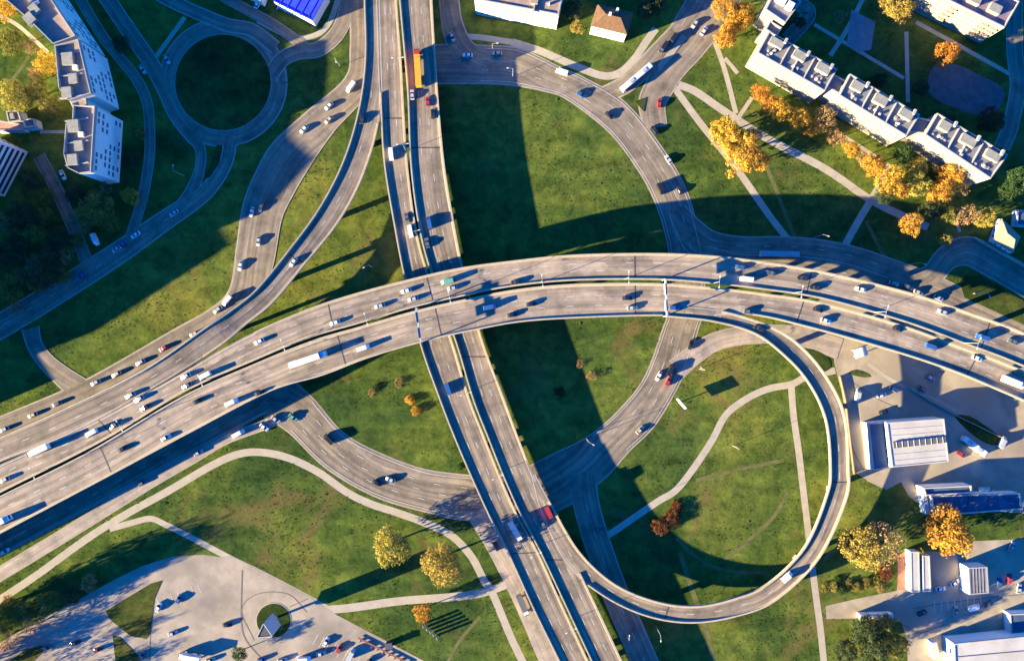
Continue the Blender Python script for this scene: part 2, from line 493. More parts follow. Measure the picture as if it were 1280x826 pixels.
path([(1180, 160), (1172, 175)], 1.4)
path([(1057, 172), (1085, 190), (1100, 200)], 1.6)
path([(1200, 290), (1196, 276), (1203, 262)], 1.4)

# roads on the ground
L, R = pair_edges([(520, 58, 520, 104), (560, 57, 560, 104), (605, 58, 600, 104), (650, 62, 640, 106), (697, 84, 683, 114), (731, 99, 711, 125), (783, 131, 762, 165), (830, 190, 798, 212),
    (857, 238, 818, 249), (871, 285, 832, 290), (880, 330, 838, 330), (877, 390, 835, 390), (870, 417, 829, 412), (855, 466, 806, 472), (820, 528, 775, 512), (786, 563, 737, 545), (752, 600, 691, 568),
    (700, 636, 650, 588), (640, 650, 610, 595), (575, 648, 570, 593), (541, 641, 523, 585), (472, 621, 462, 561), (409, 585, 425, 538), (362, 540, 392, 500), (330, 520, 360, 470)])
road('ring', 'road', L, R, label='wide curved ring road passing under both viaducts')
L, R = center_edges([(360, 497), (330, 497), (270, 529), (200, 566), (100, 621), (0, 674), (-80, 716), (-300, 832)], 12.5)
road('under', 'road', L, R)
L, R = center_edges([(360, 519, 3.6), (330, 531, 3.6), (282, 549, 3.6), (240, 573, 4), (190, 601, 4.6), (152, 624, 5), (76, 671, 5.2), (0, 717, 5.4), (-60, 753, 5.4)], 5)
road('frontage', 'frontage_road', L, R, M_SANDROAD, 0.5)
L, R = center_edges([(728, 590), (733, 630), (744, 670), (757, 708), (772, 748), (790, 790), (812, 840)], 10.5)
road('south', 'road', L, R)
L, R = center_edges([(560, -20, 8), (563, 15, 8), (568, 40, 9), (582, 66, 10), (610, 80, 10)], 9)
road('north_slip', 'road', L, R)
L, R = center_edges([(905, -25, 21), (883, 15, 20), (858, 52, 18), (838, 80, 15), (826, 105, 12), (815, 130, 11), (820, 160, 9)], 15)
road('avenue', 'avenue', L, R)
L, R = center_edges([(845, 42, 7), (822, 66, 7), (800, 90, 7.5), (778, 108, 7), (752, 120, 6)], 7)
road('slip', 'slip_road', L, R)
L, R = center_edges([(846, 262, 7), (864, 290, 12), (886, 309, 14), (925, 318, 15), (990, 320, 16), (1050, 328, 16), (1110, 347, 16), (1160, 366, 16), (1215, 392, 16), (1290, 428, 16)], 15)
road('service', 'road', L, R)
L, R = center_edges([(1130, 357, 9), (1163, 345, 9), (1184, 322, 10), (1210, 314, 12), (1240, 328, 12), (1300, 362, 12)], 11)
road('hook', 'road', L, R)
L, R = center_edges([(1268, -20), (1268, 60), (1272, 110), (1262, 160), (1252, 185)], 6.5)
road('east_lane', 'lane', L, R, kerb=0.4)
L, R = center_edges([(985, 0), (1003, 8), (1010, 20), (985, 50)], 6)
road('yard_lane', 'lane', L, R, kerb=0.3)
L, R = center_edges([(845, 462, 9), (872, 440, 8), (900, 425, 7.5), (945, 418, 7.5), (1000, 420, 8), (1050, 436, 9)], 8)
road('site_road', 'site_road', L, R, M_SANDROAD, 0.4)
L, R = center_edges([(595, 640, 8), (618, 675, 9), (640, 715, 9.5), (662, 762, 9.5), (695, 840, 9.5)], 9)
road('lower_frontage', 'frontage_road', L, R, M_SANDROAD, 0.4)
# western roads
rb = [(279 + 69.8 * math.cos(t * math.pi / 24), 103.5 + 69.8 * math.sin(t * math.pi / 24)) for t in range(49)]
L, R = center_edges(rb, 6.4, seg=2)
road('roundabout', 'roundabout_road', L, R, label='round road ring around the dark grass circle')
L, R = center_edges([(118, -25), (135, 0), (162, 40), (188, 78), (206, 112), (222, 145), (238, 166), (250, 178)], 6.0)
road('nw_road', 'road', L, R)
L, R = center_edges([(95, -10), (130, 48), (168, 95), (183, 125), (187, 155), (187, 195), (180, 240), (168, 282), (160, 304)], 4.0)
road('nw_lane', 'lane', L, R, kerb=0.4)
L, R = center_edges([(242, 164, 4), (251, 190, 4), (249, 215, 4), (240, 238, 5), (230, 256, 6)], 4)
road('leg_a', 'road', L, R, kerb=0.4)
L, R = center_edges([(289, 172, 5), (282, 205, 5), (262, 235, 6), (240, 253, 7), (200, 280, 8), (150, 315, 9), (80, 360, 9.5), (0, 408, 10), (-60, 440, 10)], 8)
road('west_road', 'road', L, R)
L, R = center_edges([(38, 410, 7), (44, 432, 6), (58, 452, 6.5), (78, 470, 8), (100, 487, 10)], 7)
road('west_branch', 'road', L, R)
L, R = center_edges([(49, 195, 5), (70, 235, 5), (90, 280, 5), (108, 325, 5)], 5)
road('estate_lane', 'lane', L, R, kerb=0.3)
L, R = center_edges([(340, 92, 6), (354, 74, 6), (374, 65, 6), (398, 62, 6), (420, 44, 6), (432, 18, 6), (436, -15, 6)], 6)
road('loop_lane', 'lane', L, R, kerb=0.5)
path([(322, 26), (345, 38), (368, 48), (395, 44), (412, 28), (424, -5)], 2.4)
L, R = center_edges([(190, -12), (215, 2), (250, 18), (285, 32), (315, 38), (345, 60)], 5)
road('top_lane', 'lane', L, R, kerb=0.6)
L, R = center_edges([(265, -12), (300, 8), (340, 30), (372, 52), (385, 62)], 4)
road('top_lane_b', 'lane', L, R, kerb=0.3)
L, R = pair_edges([(437, -30, 456, -30), (438, 0, 456, 0), (439, 60, 458, 60), (432, 99, 462, 110), (383, 142, 417, 163), (342, 180, 387, 206), (320, 218, 363, 247), (305, 257, 350, 277), (297, 308, 339, 335),
    (288, 362, 318, 378), (262, 388, 285, 412), (216, 414, 234, 440), (142, 457, 154, 484), (86, 486, 96, 512), (0, 522, 10, 552), (-80, 556, -70, 588), (-300, 668, -290, 700)])
road('queue', 'slip_road', L, R, M_SANDROAD if False else M_ROAD, 0.7, label='slip road with a queue of cars beside the western ramp')

# traffic islands and verges on top of roads
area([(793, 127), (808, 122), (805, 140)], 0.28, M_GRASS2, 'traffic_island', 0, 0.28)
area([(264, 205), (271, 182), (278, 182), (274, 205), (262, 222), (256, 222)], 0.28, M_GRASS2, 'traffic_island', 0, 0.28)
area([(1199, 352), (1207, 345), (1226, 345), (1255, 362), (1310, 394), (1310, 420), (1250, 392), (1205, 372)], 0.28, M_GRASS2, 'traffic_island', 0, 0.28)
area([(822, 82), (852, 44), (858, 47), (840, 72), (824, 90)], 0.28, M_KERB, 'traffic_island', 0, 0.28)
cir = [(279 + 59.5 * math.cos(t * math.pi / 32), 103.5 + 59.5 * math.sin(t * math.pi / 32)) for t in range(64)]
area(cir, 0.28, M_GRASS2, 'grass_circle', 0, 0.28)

def dashes(L, R, fracs, dz, w=0.16, dash=3.0, gap=9.0, solid=()):
    m = MB()
    def at(i, f): return L[i].lerp(R[i], f)
    for f in fracs:
        s = 0.0
        for i in range(len(L) - 1):
            a, b = at(i, f), at(i + 1, f)
            ln = (b - a).length
            if ln < 1e-4: continue
            t = (b - a) / ln; nn = Vector((-t.y, t.x, 0)) * w / 2
            if f in solid:
                m.quad(a - nn + Vector((0, 0, dz)), b - nn + Vector((0, 0, dz)), b + nn + Vector((0, 0, dz)), a + nn + Vector((0, 0, dz)))
                continue
            pos = 0.0
            while pos < ln:
                ph = (s + pos) % (dash + gap)
                if ph < dash:
                    e = min(ln, pos + dash - ph)
                    p, q = a + t * pos, a + t * e
                    m.quad(p - nn + Vector((0, 0, dz)), q - nn + Vector((0, 0, dz)), q + nn + Vector((0, 0, dz)), p + nn + Vector((0, 0, dz)))
                    pos = e + 0.001
                else:
                    pos += (dash + gap) - ph + 0.001
            s += ln
    return m

def ground_marks(par_key, key_pairs, fracs, solid=()):
    L, R = key_pairs
    paint_on(ROADOBJ[par_key], dashes(L, R, fracs, 0.19, solid=solid), M_LINE)

ring_pairs = pair_edges([(605, 58, 600, 104), (650, 62, 640, 106), (697, 84, 683, 114), (731, 99, 711, 125), (783, 131, 762, 165), (830, 190, 798, 212),
    (857, 238, 818, 249), (871, 285, 832, 290), (880, 330, 838, 330), (877, 390, 835, 390), (870, 417, 829, 412), (855, 466, 806, 472), (820, 528, 775, 512), (786, 563, 737, 545)])
ground_marks('ring', ring_pairs, (0.06, 0.35, 0.65, 0.94), (0.06, 0.94))
ground_marks('ring', pair_edges([(640, 650, 610, 595), (575, 648, 570, 593), (541, 641, 523, 585), (472, 621, 462, 561), (409, 585, 425, 538), (362, 540, 392, 500)]), (0.06, 0.28, 0.5, 0.72, 0.94), (0.06, 0.94))
ground_marks('under', center_edges([(330, 497), (270, 529), (200, 566), (100, 621), (0, 674), (-80, 716)], 12.5), (0.05, 0.35, 0.65, 0.95), (0.05, 0.95))
ground_marks('service', center_edges([(885, 308, 12), (925, 318, 15), (990, 320, 16), (1050, 328, 16), (1110, 347, 16)], 15), (0.25, 0.5, 0.75), (0.5,))
ground_marks('avenue', center_edges([(905, -25, 21), (883, 15, 20), (858, 52, 18)], 15), (0.2, 0.4, 0.6, 0.8))
ground_marks('west_road', center_edges([(240, 253, 7), (200, 280, 8), (150, 315, 9), (80, 360, 9.5), (0, 408, 10)], 8), (0.5,))
ground_marks('south', center_edges([(733, 630), (744, 670), (757, 708), (772, 748), (790, 790), (812, 840)], 10.5), (0.5,))

# ------------------------------------------------------------------ viaducts
DECKS = {}
def viaduct(key, name, label, pairs, lanes, parL=(0, 1), parR=(0, 1), dz=0.0, joints=(), pier_step=34.0, piers=True, par_h=0.72, seg=8, group='viaduct decks of the interchange', half=0.25):
    L, R = pair_edges(pairs, seg)
    L = [a + Vector((0, 0, dz)) for a in L]; R = [a + Vector((0, 0, dz)) for a in R]
    n = len(L)
    mid = (L[n // 2] + R[n // 2]) / 2
    t = thing(name, (mid.x, mid.y, 0), label, 'viaduct', group)
    off = Vector((-mid.x, -mid.y, 0))
    L = [a + off for a in L]; R = [a + off for a in R]
    s = ribbon_mb(L, R, 0.0).build('road_surface', M_DECK2 if key in ('nsw', 'nse', 'loop', 'ramp') else M_DECK, t)
    # slab: underside narrower than the top
    m = MB()
    Li, Ri = widen(L, R, -1.6)
    for i in range(n - 1):
        d = Vector((0, 0, -0.02)); e = Vector((0, 0, -0.55)); h = Vector((0, 0, -1.7))
        for (A, B, sg) in ((L, Li, 1), (R, Ri, -1)):
            m.quad(A[i] + d, A[i + 1] + d, A[i + 1] + e, A[i] + e)
            m.quad(A[i] + e, A[i + 1] + e, B[i + 1] + h, B[i] + h)
        m.quad(Li[i] + h, Ri[i] + h, Ri[i + 1] + h, Li[i + 1] + h)
        m.quad(L[i] + d, R[i] + d, R[i + 1] + d, L[i + 1] + d)
    m.build('deck_slab', M_CONC, t)
    def par(A, B, rng):
        m = MB(); i0 = int(rng[0] * (n - 1)); i1 = int(rng[1] * (n - 1))
        for i in range(i0, i1):
            da = (B[i] - A[i]).normalized(); db = (B[i + 1] - A[i + 1]).normalized()
            da.z = db.z = 0
            w = 1.05; w2 = 0.62
            z0 = Vector((0, 0, 0.004)); zk = Vector((0, 0, 0.22)); zt = Vector((0, 0, par_h))
            a0, a1 = A[i], A[i + 1]
            m.quad(a0 + zt, a1 + zt, a1 + zt + db * w2, a0 + zt + da * w2)
            m.quad(a0 + z0, a1 + z0, a1 + zt, a0 + zt)
            m.quad(a0 + da * w2 + zk, a1 + db * w2 + zk, a1 + zt + db * w2, a0 + zt + da * w2)
            m.quad(a0 + da * w2 + zk, a1 + db * w2 + zk, a1 + zk + db * w, a0 + zk + da * w)
            m.quad(a0 + da * w + z0, a1 + db * w + z0, a1 + zk + db * w, a0 + zk + da * w)
        if m.f: m.build('parapet', M_CONC, t)
    if parL: par(L, R, parL)
    if parR: par(R, L, parR)
    fr = [0.075] + [0.075 + 0.85 * k / lanes for k in range(1, lanes)] + [0.925]
    paint_on(s, dashes(L, R, fr, 0.008, solid=(fr[0], fr[-1])), M_LINE)
    for f in joints:
        i = int(f * (n - 1)); a, b = L[i], R[i]
        tt = ((L[i + 1] - L[i])).normalized() * 0.28; z = Vector((0, 0, 0.012))
        jm = MB(); jm.quad(a - tt + z, b - tt + z, b + tt + z, a + tt + z); jm.build('expansion_joint', M_JOINT, t)
    if piers:
        s = 0; nxt = pier_step * 0.5
        for i in range(n - 1):
            c0 = (L[i] + R[i]) / 2; c1 = (L[i + 1] + R[i + 1]) / 2
            s += (c1 - c0).length
            if s >= nxt:
                nxt += pier_step
                z = c0.z - 1.7
                if z < 2: continue
                d = (R[i] - L[i]); w = d.length; ang = math.atan2(d.y, d.x)
                pm = MB()
                pm.box(c0.x, c0.y, 0, z - 0.9, 1.3, 2.2, ang)
                pm.box(c0.x, c0.y, z - 0.9, z + 0.02, min(w * 0.62, 8), 1.8, ang)
                pm.build('pier', M_PIER, t)
    keep(key, [a - off for a in L], [a - off for a in R])
    DECKS[key] = (L, R, t)
    return t

Z1, Z2 = 7.0, 15.2
viaduct('nsw', 'viaduct', 'north south viaduct carriageway on the left side with the narrow dark gap on its right',
    [(470, -60, 496, -60, Z1), (472, 0, 496.5, 0, Z1), (474, 76, 502, 76, Z1), (476, 140, 505.5, 140, Z1), (480, 206, 510, 206, Z1), (493, 285, 520.5, 285, Z1), (505.5, 349, 537, 347, Z1),
     (524.6, 429, 566, 427, Z1), (549, 499, 587, 497, Z1), (568, 548, 606, 546, Z1), (589.5, 598, 626, 596, Z1), (612, 647, 648, 645, Z1), (635, 692, 673, 690, Z1), (666, 760, 704, 758, Z1), (698.5, 826, 735, 824, Z1), (730, 892, 766, 890, Z1)],
    3, parL=(0.18, 1), joints=(0.214, 0.45, 0.8))
viaduct('nse', 'viaduct', 'north south viaduct carriageway on the right side carrying the orange trailer truck',
    [(496, -60, 539, -60, Z1), (499, 0, 540.5, 0, Z1), (509, 115, 547.5, 115, Z1), (513, 206, 556, 206, Z1), (523.5, 285, 569, 285, Z1), (540, 347, 582, 347, Z1), (569, 427, 604, 427, Z1), (590, 497, 630, 497, Z1),
     (609, 546, 648, 546, Z1), (629, 596, 668, 596, Z1), (651, 645, 692, 645, Z1), (676, 692, 714, 692, Z1), (707, 758, 746, 758, Z1), (738, 824, 777, 824, Z1), (769, 890, 808, 890, Z1)],
    3, parR=(0, 0.62), joints=(0.2, 0.45, 0.8))
# remaining east parapet south of the loop merge is built with a second short range
def extra_parapet(key, side, rng):
    L, R, t = DECKS[key]; A, B = (L, R) if side == 'L' else (R, L)
    n = len(L); m = MB()
    for i in range(int(rng[0] * (n - 1)), int(rng[1] * (n - 1))):
        da = (B[i] - A[i]).normalized(); db = (B[i + 1] - A[i + 1]).normalized(); da.z = db.z = 0
        zt = Vector((0, 0, 0.72)); z0 = Vector((0, 0, 0.004)); a0, a1 = A[i], A[i + 1]
        m.quad(a0 + zt, a1 + zt, a1 + zt + db * .62, a0 + zt + da * .62)
        m.quad(a0 + z0, a1 + z0, a1 + zt, a0 + zt)
        m.quad(a0 + da * .62 + z0, a1 + db * .62 + z0, a1 + zt + db * .62, a0 + zt + da * .62)
    m.build('parapet', M_CONC, t)
extra_parapet('nse', 'R', (0.815, 1.0))

viaduct('ewn', 'viaduct', 'upper carriageway of the big curved viaduct crossing the photo from left to right',
    [(-560, 870, -560, 910, Z2), (-300, 733, -300, 773, Z2), (-80, 619, -80, 658, Z2), (0, 580, 0, 616, Z2), (110, 531, 127, 552, Z2), (210, 476, 229, 491, Z2), (296, 426, 320, 450, Z2), (378, 389, 388, 422, Z2), (440, 368, 447, 405, Z2), (508, 350, 518, 384, Z2),
     (574, 335, 580, 370, Z2), (640, 326, 642, 358, Z2), (716, 318.5, 716, 351, Z2), (818, 316.5, 818, 350, Z2), (894, 320, 890, 355, Z2), (960, 328, 955, 362.5, Z2), (1036, 341, 1028, 374, Z2), (1138, 366, 1128, 402, Z2),
     (1214, 391.6, 1202, 429, Z2), (1280, 416, 1266, 453, Z2), (1370, 458, 1355, 493, Z2), (1500, 528, 1485, 560, Z2)],
    3, parL=(0.30, 1), joints=(0.2, 0.36, 0.45, 0.61, 0.75, 0.88))
viaduct('ews', 'viaduct', 'lower carriageway of the big curved viaduct carrying the long white truck',
    [(-560, 915, -560, 962, Z2), (-300, 777, -300, 824, Z2), (-80, 662, -80, 710, Z2), (0, 620, 0, 667, Z2), (110, 565, 125, 601, Z2), (229, 495, 243, 538, Z2), (322, 453, 338, 489, Z2), (392, 425, 404, 469, Z2), (450, 408, 462, 447, Z2), (520, 388, 530, 427, Z2),
     (581, 374, 588, 414, Z2), (643, 362, 648, 403, Z2), (716, 355, 717, 398, Z2), (818, 354, 818, 395, Z2), (889, 359, 884, 397, Z2), (953, 366.5, 940, 394, Z2), (1026, 378, 1016, 411, Z2), (1126, 406, 1112, 438, Z2),
     (1200, 433, 1185, 462, Z2), (1264, 457, 1246, 487, Z2), (1352, 497, 1335, 527, Z2), (1480, 565, 1465, 595, Z2)],
    3, parR=(0, 0.625), joints=(0.2, 0.36, 0.45, 0.61, 0.75, 0.88))
extra_parapet('ews', 'R', (0.715, 1.0))
viaduct('ramp', 'viaduct', 'western ramp curving down left from the top of the north south viaduct',
    [(454, -60, 470, -60, Z1), (455, 0, 472, 0, Z1), (456, 76, 474, 76, Z1), (447, 142, 475, 146, 7.2), (427, 206, 455, 218, 8), (397, 263, 425, 276, 9), (358, 316, 382, 330, 10.5), (320, 362, 342, 378, 12), (288, 388, 308, 406, 13),
     (254, 411, 271, 436, 14.2), (178, 463, 191, 486, 15), (76, 513, 84, 545, 15.2), (0, 547, 4, 576, 15.2), (-80, 585, -76, 614, 15.2), (-300, 698, -300, 728, 15.2), (-560, 835, -560, 865, 15.2)],
    2, parR=(0.21, 0.62), dz=0.012, joints=(0.40,))
viaduct('loop', 'viaduct', 'single lane loop ramp curling in a circle round the lawn in the lower right',
    [(668.5, 592, 664, 594, 7.0), (690, 631, 676, 640, 7.0), (724, 688, 706, 703, 7.05), (767, 728, 753, 744, 7.2), (818, 750, 809, 770, 7.5), (869, 756.5, 867, 778, 7.8), (919.6, 746, 927, 768, 8.0), (960, 728, 972, 748, 8.2),
     (1005, 683, 1024, 697, 8.5), (1032, 620, 1058, 624, 8.9), (1037, 585, 1061, 582, 9.2), (1031, 524, 1056, 518, 10.0), (1008, 476, 1031, 467, 11.3), (975, 440.5, 994, 426, 12.8), (940, 416, 952, 403, 14.3), (888, 402, 895, 387, 15.2), (831, 396, 835, 381, 15.2)],
    2, parR=(0.17, 0.93), parL=(0.06, 1), dz=0.014, joints=(0.28, 0.6))

# ------------------------------------------------------------------ buildings
def grid_windows(t, a, b, z0, z1, floors, cols, w, h, mesh, outward, margin=1.0, name='window', skip=0.0):
    """windows along wall a->b (local coords), each its own part"""
    d = (b - a); ln = d.length; d = d / ln
    ang = math.atan2(d.y, d.x)
    for f in range(floors):
        z = z0 + (z1 - z0) * (f + 0.5) / floors
        for k in range(cols):
            if mesh is W_NW and ((k * 7 + f) % 11 in (0, 3, 4) or (k // 2 + f // 3) % 4 == 3): continue
            p = a + d * (margin + (ln - 2 * margin) * (k + 0.5) / cols) + outward * 0.03
            o = bpy.data.objects.new(name, mesh); COL.objects.link(o); o.parent = t
            o.location = (p.x, p.y, z); o.rotation_euler = (0, 0, ang)

def win_mesh(w, h, mat=M_GLASS):
    m = MB(); m.box(0, 0, -h / 2, h / 2, w, 0.12); return m.mesh('window', mat)
M_GLASS2 = mat_plain('sunlit_glass', (0.26, 0.23, 0.19), 0.3, 0.5)  # glass colour lightened to look sunlit and bleached
W_STD = win_mesh(1.5, 1.4); W_NW = win_mesh(1.9, 1.25, mat_plain('pale_glass', (0.15, 0.18, 0.22), 0.25, 0.5)); W_NE = win_mesh(1.3, 1.2, M_GLASS2); W_TALL = win_mesh(1.2, 2.2); W_SMALL = win_mesh(0.9, 0.9); W_BAND = win_mesh(2.6, 1.4)
BAL = (lambda m: (m.box(0, -0.6, -0.9, 0.1, 3.0, 1.2), m.mesh('balcony', M_FRAME))[1])(MB())
BAL_W = (lambda m: (m.box(0, -0.6, -0.9, 0.1, 2.6, 1.2), m.mesh('balcony', M_WHITE))[1])(MB())

def block(label, roof_px, h, wall_mat, roof_mat, name='apartment_building', cat='building', group=None, par=0.9, facades=(), cap=M_PARAPET, ground=False, parw=0.5):
    """flat roofed building; roof_px = roof corners as seen in the photo (or ground corners)"""
    pts = [P(x, y, 0 if ground else h) for x, y in roof_px]
    c = sum(pts, Vector()) / len(pts)
    t = thing(name, (c.x, c.y, 0), label, cat, group)
    loc = [Vector((p.x - c.x, p.y - c.y, 0)) for p in pts]
    loc = [Vector((q[0], q[1], 0)) for q in ccw([(p.x, p.y) for p in loc])]
    m = MB(); m.prism(loc, 0, h - 0.01, top=False); m.build('wall', wall_mat, t)
    m = MB(); i = 0
    m.v = [Vector((p.x, p.y, h)) for p in loc]; m.f = [tuple(range(len(loc)))]; m.uv = [None]
    rf = m.build('roof', roof_mat, t)
    if par:
        m = MB(); n = len(loc)
        for k in range(n):
            a, b = loc[k], loc[(k + 1) % n]; d = (b - a).normalized(); inn = Vector((-d.y, d.x, 0))
            q = [a - d * 0.0, b + d * 0.0, b + inn * parw - d * parw, a + inn * parw + d * parw]
            m.prism([(p.x, p.y) for p in q], h - 0.6, h + par, bottom=True)
            for j in range(4): pass
        m.build('parapet', cap, rf)
    for (i, j, floors, cols, mesh, nm, z0) in facades:
        # facade between given original roof corner indices
        a = pts[i] - c; b = pts[j] - c; a.z = b.z = 0
        d = (b - a).normalized(); outw = Vector((d.y, -d.x, 0))
        mid = (a + b) / 2
        if outw.dot(mid) < 0: a, b = b, a; d = -d; outw = -outw
        grid_windows(t, a, b, z0, h - 0.3, floors, cols, 0, 0, mesh, outw, name=nm)
    return t, rf, c

def roof_box(rf, c, px, py, h, lx, ly, hz, rz, mat=None, name='roof_room'):
    p = P(px, py, h)
    m = MB(); m.box(p.x - c.x, p.y - c.y, h - 0.02, h + hz, lx, ly, rz)
    return m.build(name, mat or M_BOX, rf)
def roof_vent(rf, c, px, py, h, r=0.5, hz=0.9):
    p = P(px, py, h); m = MB()
    m.tube((p.x - c.x, p.y - c.y, h - 0.02), (p.x - c.x, p.y - c.y, h + hz), r, r, 8)
    m.build('vent', M_WHITE, rf)

HN = 14.6
rzN = -math.radians(29.5)
ne_group = 'stepped apartment blocks of the north east row'
blocks = [
 ('cream apartment block at the upper left end of the stepped row', [(956, 13), (981, 30), (1001, 3), (972, -18)], 1),
 ('first long cream apartment block of the row, next to the end block', [(946, 67), (1030, 115), (1046, 87), (961, 40)], 2),
 ('middle long cream apartment block of the stepped row', [(1048, 120), (1132, 171), (1149, 144), (1062, 93)], 2),
 ('last cream apartment block at the lower right end of the stepped row', [(1155, 169), (1237, 224), (1259, 194), (1171, 142)], 2)]
for lab, rp, nn in blocks:
    cols = 14 if nn == 2 else 5
    t, rf, c = block(lab, rp, HN, M_CREAM, M_ROOFGREY, group=ne_group, par=0.7, facades=[(0, 1, 5, cols, W_NE, 'window', 0.6), (0, 3, 5, 3, W_NE, 'window', 0.6)])
    f0, f1, b1, b0 = [Vector(q) for q in rp]
    if nn == 2:
        for k in range(3):       # stair rooms at the back, cross parapets, vents
            u = (0.16, 0.49, 0.83)[k]
            q = f0.lerp(f1, u).lerp(b0.lerp(b1, u), 0.68)
            roof_box(rf, c, q.x + rnd.uniform(-1.5, 1.5), q.y + rnd.uniform(-.8, .8), HN, rnd.uniform(4.6, 6.8), rnd.uniform(3.0, 3.9), rnd.uniform(1.5, 2.1), rzN)
            for w_ in range(3):
                qq = f0.lerp(f1, u + rnd.uniform(-.13, .13)).lerp(b0.lerp(b1, u), rnd.uniform(.12, .45)); roof_box(rf, c, qq.x, qq.y, HN, rnd.uniform(.6, 1.4), rnd.uniform(.6, 1.2), rnd.uniform(.4, 1.0), rzN, rnd.choice([M_PARAPET, M_PIER, M_BOX]), 'roof_hatch')
            q = f0.lerp(f1, u + 0.0).lerp(b0.lerp(b1, u), 0.25)
            roof_vent(rf, c, q.x, q.y, HN, 0.55)
            q = f0.lerp(f1, u + 0.08).lerp(b0.lerp(b1, u + 0.08), 0.9)
            roof_box(rf, c, q.x, q.y, HN, 1.0, 2.2, 2.4, rzN, M_PARAPET, 'chimney')
        for u in (0.33, 0.5, 0.68):
            q = f0.lerp(f1, u).lerp(b0.lerp(b1, u), 0.5)
            roof_box(rf, c, q.x, q.y, HN, 0.45, 9.2, 0.85, rzN, M_PARAPET, 'cross_parapet')
        p = P(*f0.lerp(f1, 0.5), HN) - c
        for u in (0.25, 0.5, 0.72):
            a = P(*f0.lerp(f1, u), HN) - c
            dv = (P(*f1, HN) - P(*f0, HN)).normalized(); o_ = Vector((dv.y, -dv.x, 0))
            m = MB(); m.box(a.x + o_.x * 0.08, a.y + o_.y * 0.08, 0, HN - 0.4, 0.3, 0.3, rzN); m.build('downpipe', M_ROOFBROWN, t)
    else:
        q = f0.lerp(f1, 0.35).lerp(b0.lerp(b1, 0.35), 0.6); roof_box(rf, c, q.x, q.y, HN, 4.5, 3.2, 1.8, rzN, M_WHITE)
        q = f0.lerp(f1, 0.75).lerp(b0.lerp(b1, 0.75), 0.6); roof_box(rf, c, q.x, q.y, HN, 3.0, 3.2, 1.6, rzN, M_WHITE)
for lab, rp in (('narrow lower link between the end block and the first long block of the row', [(962, 27), (977, 36), (970, 47), (956, 38)]),
                ('narrow lower link between the first and middle long blocks', [(1032, 109), (1049, 119), (1058, 103), (1042, 94)]),
                ('narrow lower link between the middle and last long blocks', [(1134, 165), (1155, 168), (1166, 152), (1146, 147)])):
    block(lab, rp, 12.2, M_CREAM, M_ROOFGREY, name='stair_block', cat='building', group='links between the row blocks', par=0.8)

t, rf, c = block('pale apartment block with brown balconies in the top right', [(1160, -10), (1254, 36), (1273, 3), (1190, -38)], HN, M_CREAM, mat_noise('purple_roof', (0.17, 0.13, 0.16), (0.26, 0.19, 0.22), 0.3),
      par=0.8, facades=[(0, 1, 5, 14, W_NE, 'window', 0.6), (1, 2, 5, 3, W_STD, 'window', 0.6)])
for k in range(3):
    q = Vector((1180, -8)).lerp(Vector((1255, 28)), 0.15 + 0.33 * k); roof_box(rf, c, q.x, q.y - 8, HN, 5, 3.6, 2.0, -math.radians(26))
a = P(1160, -10, HN) - c; b = P(1254, 36, HN) - c; a.z = b.z = 0
dv = (b - a).normalized(); outw = Vector((dv.y, -dv.x, 0)); ang = math.atan2(dv.y, dv.x)
for u in (0.38, 0.8, 0.92):
    for f in range(1, 5):
        p = a.lerp(b, u); o = bpy.data.objects.new('balcony', BAL); COL.objects.link(o); o.parent = t
        o.location = (p.x, p.y, 1.6 + f * 2.8); o.rotation_euler = (0, 0, ang)

t, rf, c = block('long white walled block with brown roof at the top edge', [(593, 0), (698, 19.5), (706, -16), (600, -36)], 13.5, M_WHITE, M_ROOFBROWN, par=0.5,
      facades=[(0, 1, 4, 12, W_NE, 'window', 0.6)])
for q in ((632, -4), (668, 3)): roof_box(rf, c, q[0], q[1], 13.5, 3.0, 2.6, 1.6, -math.radians(10), M_ROOFBROWN)
roof_box(rf, c, 669, 3, 13.5, 0.5, 10, 1.0, -math.radians(10), M_PARAPET, 'cross_parapet')
roof_box(rf, c, 686, 6, 13.5, 0.9, 0.9, 1.8, -math.radians(10), M_PARAPET, 'chimney')

def hip_house(label, eaves_px, h, rise, name, wall, roofm, ridge=0.3, ground=False, windows=True, cat='house'):
    pts = [P(x, y, h) for x, y in eaves_px]
    c = sum(pts, Vector()) / 4
    t = thing(name, (c.x, c.y, 0), label, cat)
    loc = [Vector((p.x - c.x, p.y - c.y, 0)) for p in pts]
    cc = ccw([(p.x, p.y) for p in loc]); loc = [Vector((q[0], q[1], 0)) for q in cc]
    inner = [p * 0.95 for p in loc]
    m = MB(); m.prism([(p.x, p.y) for p in inner], 0, h, top=False); m.build('wall', wall, t)
    if (loc[1] - loc[0]).length < (loc[2] - loc[1]).length: loc = loc[1:] + loc[:1]
    r0 = ((loc[0] + loc[3]) / 2).lerp((loc[1] + loc[2]) / 2, ridge) + Vector((0, 0, h + rise))
    r1 = ((loc[0] + loc[3]) / 2).lerp((loc[1] + loc[2]) / 2, 1 - ridge) + Vector((0, 0, h + rise))
    z = Vector((0, 0, h))
    m = MB()
    m.v = [p + z for p in loc] + [r0, r1]
    m.f = [(0, 1, 5, 4), (1, 2, 5), (2, 3, 4, 5), (3, 0, 4), (3, 2, 1, 0)]; m.uv = [None] * 5
    rf = m.build('roof', roofm, t)
    if windows:
        for k in range(4):
            a, b = inner[k], inner[(k + 1) % 4]; d = (b - a).normalized(); o_ = Vector((d.y, -d.x, 0))
            grid_windows(t, a, b, 0.6, h, max(1, int(h / 3)), 3, 0, 0, W_SMALL, o_)
    return t, rf, c
t, rf, c = hip_house('small house with brown tiled hip roof near the top edge', [(738, 33), (784, 44), (792, 16), (747, 5)], 8.2, 3.2, 'house', M_WHITE, M_ROOFTILE)
